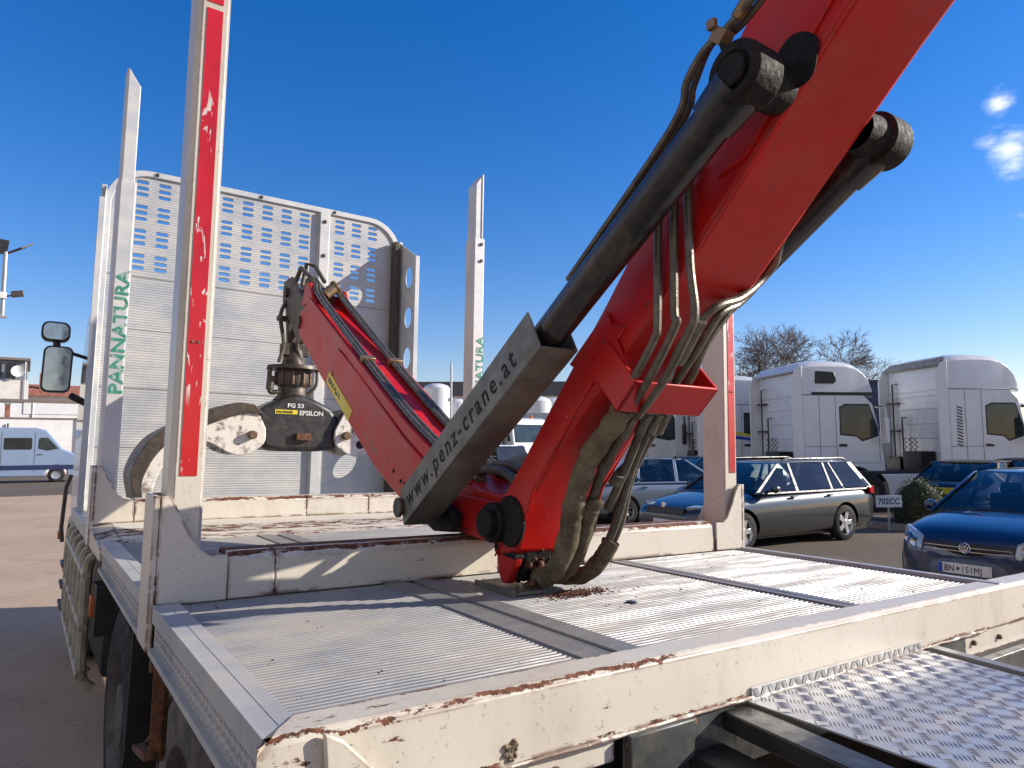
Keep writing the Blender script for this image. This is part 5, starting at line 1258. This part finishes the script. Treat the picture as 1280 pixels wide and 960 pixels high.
        if style == 2:
            h = MB()
            for k in range(13): h.box((.26 + k * .002, yy + s_ * .006, 1.72 + k * .082), (.16, .012, .03), Matrix.Rotation(R(18), 3, 'Y'))
            h.build('air_intake_grille', M['blackplastic'], t)
        mr_ = MB(); mr_.bb(2.12, 2.24, min(yy + s_ * .14, yy + s_ * .36), max(yy + s_ * .14, yy + s_ * .36), 1.75, 2.45); mr_.tube([(2.05, yy, 2.75), (2.2, yy + s_ * .25, 2.7), (2.2, yy + s_ * .25, 2.3)], .03, 6); mr_.build('cab_mirror', M['white'] if style == 1 else M['blackplastic'], t, .04)
    ws = MB(); ws.loft([[(2.045, y_, 2.72), (2.245, y_, 1.90), (2.215, y_, 1.90), (2.0, y_, 2.72)] for y_ in (.12, W_ - .12)]); ws.build('windscreen', M['glass_green'], t, .01)
    vs_ = MB(); vs_.py([(1.92, 2.88), (2.35, 2.78), (2.37, 2.72), (1.95, 2.80)], .08, W_ - .08); vs_.build('sun_visor', M['blackplastic'] if style == 1 else M['white'], t, .01)
    # chassis, low side fairings, wheels
    cf = MB(); cf.bb(-back, 1.5, .80, .90, .75, 1.02); cf.bb(-back, 1.5, W_ - .90, W_ - .80, .75, 1.02); cf.bb(-back, -.1, .3, W_ - .3, .95, 1.04); cf.build('chassis_frame', M['black'], t)
    sk = MB(); cut2 = MB(); cut2.cyl((-2.35, -.3, .52), (-2.35, W_ + .3, .52), .60, n=32)
    for yy in (0.02, W_ - .08): sk.py([(-back + .2, .42), (-back + .2, .98), (.35, .98), (.35, .42)], yy, yy + .06)
    sk.build('side_fairing', M['white'], t, .02, cuts=cut2)
    for q in (1.45, -2.35):
        for s_, yy in ((-1, .17), (1, W_ - .17)):
            tt = MB(); tt.lathe([(-.15, .30), (-.15, .44), (-.12, .50), (0, .52), (.12, .50), (.15, .44), (.15, .30)], (q, yy, .52), (0, 1, 0), 32); to = tt.build('wheel', M['tyre'], t)
            rm = MB(); rm.lathe([(s_ * .14, .31), (s_ * .10, .27), (s_ * .06, .18), (s_ * .12, .12), (s_ * .13, 0)], (q, yy, .52), (0, 1, 0), 24); rm.build('rim', M['rim'], to)
    bp = MB(); bp.bb(2.20, 2.42, .02, W_ - .02, .32, .95); bp.build('front_bumper', M['white'], t, .04)
    return t
tractor('tractor_unit', 'white high roof tractor unit at the far right with slatted intake behind its door', *place(1185, 18.6, 118, 0, 0), 118, 4.17, 2, 4.0)
t1 = tractor('tractor_unit', 'white tractor unit with black visor and roof vent before the bare tree', *place(1003, 19.0, 117, 0, 0), 117, 4.05, 1, 3.6)
t2 = tractor('tractor_unit', 'white tractor unit with blue and yellow markings behind the right stake', *place(890, 22.5, 121, 0, 0), 121, 3.98, 0, 3.8)
b = MB()
b.py([(.30, 1.05), (.45, 1.05), (.55, 1.95), (1.3, 1.85), (1.3, 1.93), (.5, 2.05), (.38, 2.5), (.28, 2.5), (.36, 2.0), (.05, 2.1), (.05, 2.03), (.36, 1.93)], -.014, -.004); b.build('blue_markings', M['euroblue'], t2)
b = MB(); b.py([(.02, 2.12), (.60, 2.08), (1.4, 1.96), (1.4, 2.02), (.60, 2.18), (.02, 2.22)], -.018, -.015); b.build('yellow_markings', M['yellow'], t2)
tractor('tractor_unit', 'white tractor unit furthest left of the row, right of the hanging hoses', *place(775, 25, 121, 0, 0), 121, 3.55, 0, 3.6)
# small white lorry with a beacon, seen face-on in the V of the crane
lorry = thing('white_lorry', 'small white lorry with an orange roof beacon seen in the fold of the crane', 'lorry', (0, 0, 0), frame_at(*place(664, 32, 0, 0, 0), 172))
b = MB(); b.py([(-2.0, .5), (-2.0, 2.75), (-.4, 2.95), (-.15, 2.85), (.02, 1.8), (.05, .5)], -1.15, 1.15); cb_ = b.build('cab', M['white'], lorry, .08, 3)
b = MB(); b.loft([[(-.11, y_, 2.65), (.03, y_, 1.85), (.0, y_, 1.85), (-.15, y_, 2.65)] for y_ in (-1.0, 1.0)]); b.build('windscreen', M['glass_green'], cb_, .02)
b = MB()
for yy in (-1.155, 1.145): b.py([(-1.2, 1.9), (-1.2, 2.6), (-.35, 2.62), (-.12, 1.9)], yy, yy + .01)
b.build('side_window', M['glass'], cb_)
b = MB(); b.lathe([(0, .09), (.15, .08), (.18, 0)], (-.6, .55, 2.93), (0, 0, 1), 14); b.build('beacon', M['amber'], lorry)
b = MB(); b.bb(-8, -2.1, -1.2, 1.2, .9, 2.1); b.build('load_body', M['greymetal'], lorry, .03)
for q in (-.9, -6):
    for yy in (-1.0, 1.0):
        b = MB(); b.lathe([(-.14, 0), (-.14, .42), (-.1, .48), (.1, .48), (.14, .42), (.14, 0)], (q, yy, .48), (0, 1, 0), 24); b.build('wheel', M['tyre'], lorry)
b = MB(); b.bb(-.28, -.16, 1.3, 1.5, 1.6, 2.3); b.bb(-.28, -.16, -1.5, -1.3, 1.6, 2.3); b.build('cab_mirror', M['blackplastic'], lorry, .03)
b = MB(); b.lathe([(0, .16), (.04, .14), (.05, 0)], (.06, -.75, 1.25), (1, 0, 0), 14); b.build('red_disc', M['redlens'], lorry)

# ------------------------------------------------------------------ white van on the left, blue shade put into its colour
vx, vy = .15, 41.6
van = thing('delivery_van', 'long white delivery van, its colour tinted to blue shade, with one dark side window on the road at the left', 'van', (0, 0, 0), frame_at(-.55, 42.0, 92))
b = MB(); cut = MB()
for q in (1.9, -1.75): cut.cyl((q, -2, .37), (q, 2, .37), .45, n=28)
b.py([(-2.9, .30), (-2.95, 2.35), (-2.75, 2.62), (1.0, 2.62), (1.45, 2.5), (2.1, 1.62), (2.85, 1.25), (3.0, .85), (3.0, .30)], -1.0, 1.0)
vb = b.build('body', paint_van, van, .10, 3, cuts=cut)
for s_ in (-1, 1):
    b = MB(); yy = s_ * 1.003
    b.py(rrect(.32, 1.86, 1.12, .56, .07), min(yy, yy - s_ * .02), max(yy, yy - s_ * .02)); b.build('side_window', M['glass'], van)
    b = MB(); b.py([(1.12, 1.62), (1.12, 2.05), (1.2, 2.15), (1.5, 2.15), (1.95, 1.62), (1.5, 1.52)], min(yy, yy - s_ * .02), max(yy, yy - s_ * .02)); b.build('door_window', M['glass_green'], van)
    b = MB(); b.bb(-2.9, 2.95, s_ * 1.0 - .012, s_ * 1.0 + .012, .62, .84); b.build('rub_strip', M['inkblue'], van)
    b = MB(); b.bb(-1.5, -.35, s_ * 1.0 - .008, s_ * 1.0 + .008, 1.42, 1.45); b.bb(-.33, -.31, s_ * 1.0 - .006, s_ * 1.0 + .006, .5, 2.4); b.bb(.98, 1.0, s_ * 1.0 - .006, s_ * 1.0 + .006, .5, 2.4); b.bb(1.1, 1.3, s_ * 1.0 - .03, s_ * 1.0 + .03, 1.32, 1.36); b.build('door_trim', M['chassis'], van)
for q in (1.9, -1.75):
    for s_ in (-1, 1):
        b = MB(); yc = s_ * .88; b.lathe([(-.11, .2), (-.11, .31), (-.08, .36), (.08, .36), (.11, .31), (.11, .2)], (q, yc, .36), (0, 1, 0), 28); to = b.build('wheel', M['tyre'], van)
        b = MB(); b.lathe([(s_ * .10, .22), (s_ * .07, .16), (s_ * .09, 0)], (q, yc, .36), (0, 1, 0), 20); b.build('rim', M['alloy'], to)
# ------------------------------------------------------------------ background buildings
def bld(name, label, base, cat='building', group=None): return thing(name, label, cat, base, None, group)
t = bld('rendered_building', 'cream rendered building with rooftop plant and satellite dish at the left edge', (-6, 78, 0))
b = MB(); b.bb(-14, .05, 73, 84, 0, 7.3); b.build('wall', M['offwhite'], t)
b = MB(); b.bb(-14, -.1, 73.3, 83, 7.3, 9.0); b.build('roof_plant', M['greymetal'], t); b = MB(); b.bb(-14, .1, 72.9, 84, 9.0, 9.2); b.build('roof', M['brownroof'], t)
b = MB(); b.bb(-3.2, -1.9, 73.2, 73.3, 7.5, 8.7); b.bb(-1.5, -.9, 73.2, 73.3, 7.5, 8.7); b.build('roof_window', M['glass'], t)
b = MB(); b.lathe([(0, 0), (.06, .3), (.18, .5)], (-.75, 72.8, 8.0), (0, -1, .2), 18); b.build('satellite_dish', M['wallwhite'], t)
b = MB(); b.bb(-1.1, -.5, 72.96, 73.0, 4.6, 5.0); b.build('window', M['glass'], t)
b = MB(); b.cyl((-.25, 72.9, 2), (-.25, 72.9, 8.9), .05, n=8); b.build('downpipe', M['galv'], t)
t = bld('tiled_house', 'old house with red tiled roof behind the low white hall', (6, 92, 0))
b = MB(); b.bb(0, 14, 90, 98, 0, 7.0); b.build('wall', M['offwhite'], t)
b = MB(); b.px([(89.5, 7.0), (94, 8.5), (98.5, 7.0)], -.3, 14.3); rf = b.build('roof', M['tileroof'], t); b = MB(); b.bb(1, 1.6, 92, 92.6, 7.8, 9.6); b.build('chimney', M['tileroof'], rf)
t = bld('white_hall', 'low white hall with brown roof edge behind the van', (4, 64, 0))
b = MB(); b.bb(-2.2, 22, 62, 70, 0, 4.9); b.build('wall', M['wallwhite'], t); b = MB(); b.bb(-2.3, 22, 61.9, 70, 4.9, 5.1); b.build('roof', M['brownroof'], t)
b = MB(); b.bb(-.2, 22, 61.95, 62, 4.05, 4.9); b.bb(.35, .38, 61.9, 62, 3.0, 4.9); b.build('wall_panel', M['wallwhite'], t)
t = bld('boundary_wall', 'long white boundary wall with dark coping behind the van', (0, 56, 0), 'wall')
b = MB(); b.bb(-22, 16, 56, 56.3, 0, 3.5); b.build('wall', M['wallwhite'], t); b = MB(); b.bb(-22, 16, 55.95, 56.35, 3.5, 3.6); b.build('coping', M['brownroof'], t)
b = MB(); 
for x in (-.95, 2.9): b.cyl((x, 55.9, 0), (x, 55.9, 3.9 if x > 0 else 3.2), .05, n=8)
b.build('post', M['steel_dark'], t)
t = bld('chimney_stack', 'short brick chimney in front of the white hall at the left', (-1.1, 60.2, 0), 'chimney')
b = MB(); b.bb(-1.25, -.95, 60, 60.4, 0, 4.6); b.build('stack', M['tileroof'], t); b = MB(); b.bb(-1.3, -.9, 59.95, 60.45, 4.6, 4.7); b.build('cap', M['kerb'], t)

t = bld('long_hall', 'long hall with a dark flat roof edge on the horizon behind the white tanks', (80, 120, 0))
d = Vector((31.3, -21.45)).normalized(); nrm = Vector((d.y, -d.x))
P0 = Vector((54, 132)); b = MB()
def strip(L0, L1, z0, z1, th=20, off=0):
    a_ = P0 + d * L0 + nrm * -off; c = P0 + d * L1 + nrm * -off; e = c - nrm * th; f = a_ - nrm * th
    return MB().pz([(a_.x, a_.y), (c.x, c.y), (e.x, e.y), (f.x, f.y)], z0, z1)
strip(0, 62, 0, 11.2).build('wall', M['wallwhite'], t); strip(-1, 63, 11.2, 14.0, 22, -1).build('roof', M['darkroof'], t)
t = bld('dark_hall', 'dark grey hall rising behind the far right tractor unit', (40, 3, 0))
b = MB(); b.pz([(36, 4.2), (60, -6), (64, 2), (40, 9)], 0, 6.6); b.build('wall', M['greymetal'], t); b = MB(); b.pz([(35.8, 4.1), (60.2, -6.2), (64.2, 2), (40, 9.2)], 6.6, 6.8); b.build('roof', M['darkroof'], t)
t = bld('blue_hall', 'dark blue hall seen between the two right tractor units', (36, 20, 0))
b = MB(); b.pz([(33, 21.5), (39, 17), (43, 22), (36, 27)], 0, 4.9); b.build('wall', simple('blue_cladding', (.05, .07, .13), .6), t); b = MB(); b.pz([(32.9, 21.5), (39, 16.9), (43.1, 22), (36, 27.1)], 4.9, 5.0); b.build('roof', M['darkroof'], t)
def tank(x, y, r_, h, lab):
    t = thing('storage_tank', lab, 'tank', (x, y, 0), None, 'white storage tanks in front of the long hall')
    b = MB(); b.lathe([(0, r_), (h - r_ * .35, r_), (h - r_ * .15, r_ * .85), (h, r_ * .4), (h + .02, 0)], (x, y, 0), (0, 0, 1), 28); bo = b.build('shell', M['white'], t)
    b = MB(); b.lathe([(h * .55, r_ * 1.01), (h * .55 + .12, r_ * 1.01)], (x, y, 0), (0, 0, 1), 28); b.cyl((x + r_ * .8 - .0, y - r_ * .9, h * .8), (x + r_ * .6, y - r_ * .6, h * .8), .2, n=10); b.build('hoop', M['galv'], t)
for i, (px_, D, r_, h, lab) in enumerate([(546, 72, 1.35, 7.9, 'tallest white storage tank just right of the headboard'), (529, 80, 1.2, 7.2, 'white storage tank partly hidden behind the headboard edge'), (572, 76, 1.1, 6.6, 'white storage tank just left of the lettered right stake'),
        (610, 78, 1.2, 7.0, 'white storage tank right of the lettered stake behind the guard channel'), (671, 74, 1.5, 6.7, 'domed white storage tank seen left of the red main boom'), (692, 78, 1.6, 6.8, 'domed white storage tank right beside the red main boom edge'),
        (716, 84, 1.5, 6.9, 'white storage tank almost hidden by the red main boom'), (640, 80, 1.4, 6.5, 'white storage tank hidden behind the grey guard channel')]):
    dx = fw + (px_ - 640) / F_PX * r2; q = dx * D; tank(q.x, q.y, r_, h, lab)
t = bld('grey_container', 'grey box trailer standing behind the small white lorry', (24, 33, 0), 'trailer')
b = MB(); b.box((23.6, 30.2, 1.95), (5.5, 2.4, 2.9), Matrix.Rotation(R(-35), 3, 'Z')); b.build('box_body', simple('grey_box_panel', (.42, .43, .45), .5), t, .03)
t = bld('tank_wagon', 'white vehicle body standing between headboard and tanks', (30, 56, 0), 'trailer'); b = MB(); b.box((31.5, 54, 2.0), (9, 2.5, 3.0), Matrix.Rotation(R(-30), 3, 'Z')); b.build('box_body', M['white'], t, .05)
# thin mast and the lamp pole on the left
mp_ = thing('thin_mast', 'thin grey mast standing between headboard and lettered stake', 'mast', (33.2, 60, 0)); dd = (fw + (564 - 640) / F_PX * r2) * 66
OFF[mp_.name] = (33.2, 60, 0)
b = MB(); b.cyl((dd.x, dd.y, 0), (dd.x, dd.y, 9.3), .10, n=8); b.build('pole', M['galv'], mp_); b = MB(); b.cyl((dd.x, dd.y, 9.3), (dd.x, dd.y, 9.9), .04, n=6); b.build('tip', M['galv'], mp_)
lp = thing('lamp_mast', 'grey lamp mast with panel, arm and floodlight at the upper left edge', 'street lamp', (-2.6, 46, 0))
def LP(px_, py_, D=38.0): q = fw + (px_ - 640) / F_PX * r2 - (py_ - 480) / F_PX * u2; return Vector((0, 0, 1.78)) + q * D
a_ = Vector((-1.32, 46.4, 8.62)); b = MB(); b.cyl(a_, (a_.x, a_.y, 12.2), .11, n=12); b.box((a_.x, a_.y, 8.66), (.42, .42, .1)); b.tube([(a_.x, a_.y, 8.75), (-3.2, 46.4, 8.75), (-3.2, 46.4, 0)], .1, 10)
b.build('pole', M['galv'], lp)
b = MB(); b.tube([(a_.x, a_.y, 12.1), (a_.x + .85, a_.y - .2, 12.55)], .07, 8); b.build('arm', M['steel_dark'], lp)
b = MB(); b.box((a_.x + .95, a_.y - .2, 12.62), (.62, .22, .07), Matrix.Rotation(R(-33), 3, 'Y')); b.build('lamp_head', M['greymetal'], lp, .01)
b = MB(); b.box((a_.x - .55, a_.y, 12.5), (1.3, .12, .8), Matrix.Rotation(R(6), 3, 'Y')); b.build('solar_panel', M['black'], lp)
b = MB(); b.box((a_.x + .62, a_.y - .1, 9.95), (.55, .3, .32), Matrix.Rotation(R(-12), 3, 'Y')); b.tube([(a_.x, a_.y, 9.75), (a_.x + .4, a_.y - .05, 9.85)], .05, 6); b.build('floodlight', M['steel_dark'], lp, .03)
b = MB(); b.box((a_.x, a_.y - .12, 9.8), (.3, .2, .35)); b.build('control_box', M['wallwhite'], lp, .02)
# lattice-like mast with lamps by the tree
am = thing('antenna_mast', 'dark mast with small lamps in front of the bare trees', 'mast', (38.2, 28, 0))
b = MB(); b.cyl((38.2, 28, 0), (38.2, 28, 7.6), .07, n=8)
b.build('pole', M['steel_dark'], am); b = MB()
for z in (7.0, 7.35): b.box((38.2, 28, z), (.5, .2, .16)); 
b.build('lamp_cluster', M['steel_dark'], am)

# ------------------------------------------------------------------ bare trees
def tree(x, y, h, lab, seed, spread=.55, depth=7, lean=0):
    rnd = random.Random(seed); t = thing('bare_tree', lab, 'tree', (x, y, 0), None, 'bare winter trees behind the trucks')
    tr = MB(); cr_ = MB()
    def grow(p, d, L, r_, k):
        n_ = 3; pts = [p]; rr = [r_]; q = p; dd = d
        for i in range(n_):
            dd = (dd + Vector((rnd.gauss(0, .11), rnd.gauss(0, .11), rnd.gauss(.03, .06)))).normalized(); q = q + dd * L / n_; pts.append(q); rr.append(r_ * (1 - .32 * (i + 1) / n_))
        (tr if k >= depth - 1 else cr_).tube(pts, rr, 6 if k > depth - 3 else 3, cap=False)
        if k == 0: return
        for j in range(3 if k > 1 or rnd.random() < .6 else 2):
            ax = Vector((rnd.gauss(0, 1), rnd.gauss(0, 1), rnd.gauss(0, .35))).normalized(); nd = (dd + ax * spread * rnd.uniform(.7, 1.35)).normalized()
            st = pts[rnd.choice((2, 3, 3))]; grow(st, nd, L * rnd.uniform(.66, .86), max(.007, rr[-1] * rnd.uniform(.6, .8)), k - 1)
    grow(Vector((x, y, 0)), Vector((lean, 0, 1)).normalized(), h * .22, h * .026, depth)
    # normalise the height
    zm = max(v[2] for v in cr_.v); s_ = h / zm
    for m_ in (tr, cr_): m_.v = [(x + (v[0] - x) * s_, y + (v[1] - y) * s_, v[2] * s_) for v in m_.v]
    tr.build('trunk', M['bark'], t); cr_.build('crown', M['bark'], t, smooth=0)
TX = place(1018, 46, 0, 0, 0); tree(TX[0], TX[1], 9.7, 'large spreading bare tree rising above the truck with black sun visor', 5, .78, 8)
TX = place(938, 47, 0, 0, 0); tree(TX[0], TX[1], 8.0, 'smaller bare tree just right of the right stake', 11, .75, 7)
TX = place(1060, 52, 0, 0, 0); tree(TX[0], TX[1], 9.6, 'bare tree behind the large one, above the truck with the roof vent', 29, .8, 7)
tree(64, 92, 11.5, 'distant bare tree above the long hall left of the lettered stake', 21, .6, 5)

# ------------------------------------------------------------------ clipped bush, bay sign
bu = thing('topiary_bush', 'dark clipped rounded bush on the kerbed bed beside the number sign', 'bush', (15.32, 7.45, .1))
b = MB(); rnd = random.Random(3); c0 = Vector((15.32, 7.45, .1))
core = MB(); core.lathe([(0, .44), (.25, .50), (.55, .42), (.75, .28), (.86, .10), (.88, 0)], c0, (0, 0, 1), 20)
for i in range(9500):
    th = rnd.uniform(0, 2 * math.pi); ph = math.acos(rnd.uniform(0, 1)); rr_ = rnd.uniform(.86, 1.07) * (1 + .05 * math.sin(5 * th) * math.sin(3 * ph))
    p = c0 + Vector((.52 * math.sin(ph) * math.cos(th), .52 * math.sin(ph) * math.sin(th), .93 * math.cos(ph) ** .85)) * rr_
    if p.z < .11: p.z = rnd.uniform(.11, .3)
    m = Matrix.Rotation(rnd.uniform(0, 6.3), 3, 'Z') @ Matrix.Rotation(rnd.uniform(-1.3, 1.3), 3, 'X'); s_ = rnd.uniform(.010, .019)
    b.add([p + m @ Vector(v) * s_ for v in ((-1, 0, 0), (0, -.5, 0), (1, 0, 0), (0, .5, .1))], [(0, 1, 2, 3)])
s = NT('bush_leaf'); nn = s.noise(9, 4, .6); cc = s.mix(s.ramp(nn, .4, .62), (.025, .05, .014), (.13, .16, .03)); s.set(col=cc, rough=.45)
core.build('twig_core', simple('bush_inner_twigs', (.02, .025, .012), .9), bu); b.build('foliage', s.m, bu, smooth=0)
sg = thing('bay_sign', 'small pale plate on a post lettered 702CC at the kerb left of the bush', 'sign', (14.7, 8.15, 0), None)
sd2 = Vector((math.cos(R(-32)), math.sin(R(-32)), 0)); cx_, cy_ = place(1103, 14.6, 0, 0, 0); cpt = Vector((cx_, cy_, 0))
b = MB(); b.cyl(cpt + Vector((0, 0, 0)), cpt + Vector((0, 0, .50)), .02, n=8); b.build('post', M['galv'], sg)
b = MB(); b.box(cpt + Vector((-.02, -.03, .60)), (.54, .015, .24), Matrix.Rotation(R(-32), 3, 'Z')); so_ = b.build('sign_plate', M['pale_blue_plate'], sg, .004)
nn_ = Vector((sd2.y, -sd2.x, 0))
text('sign_lettering', '702CC', .165, cpt + Vector((-.02, -.03, .545)) - sd2 * .235 + nn_ * .0085, sd2, (0, 0, 1), M['inkblue'], so_, bold=.004, sx=.95)
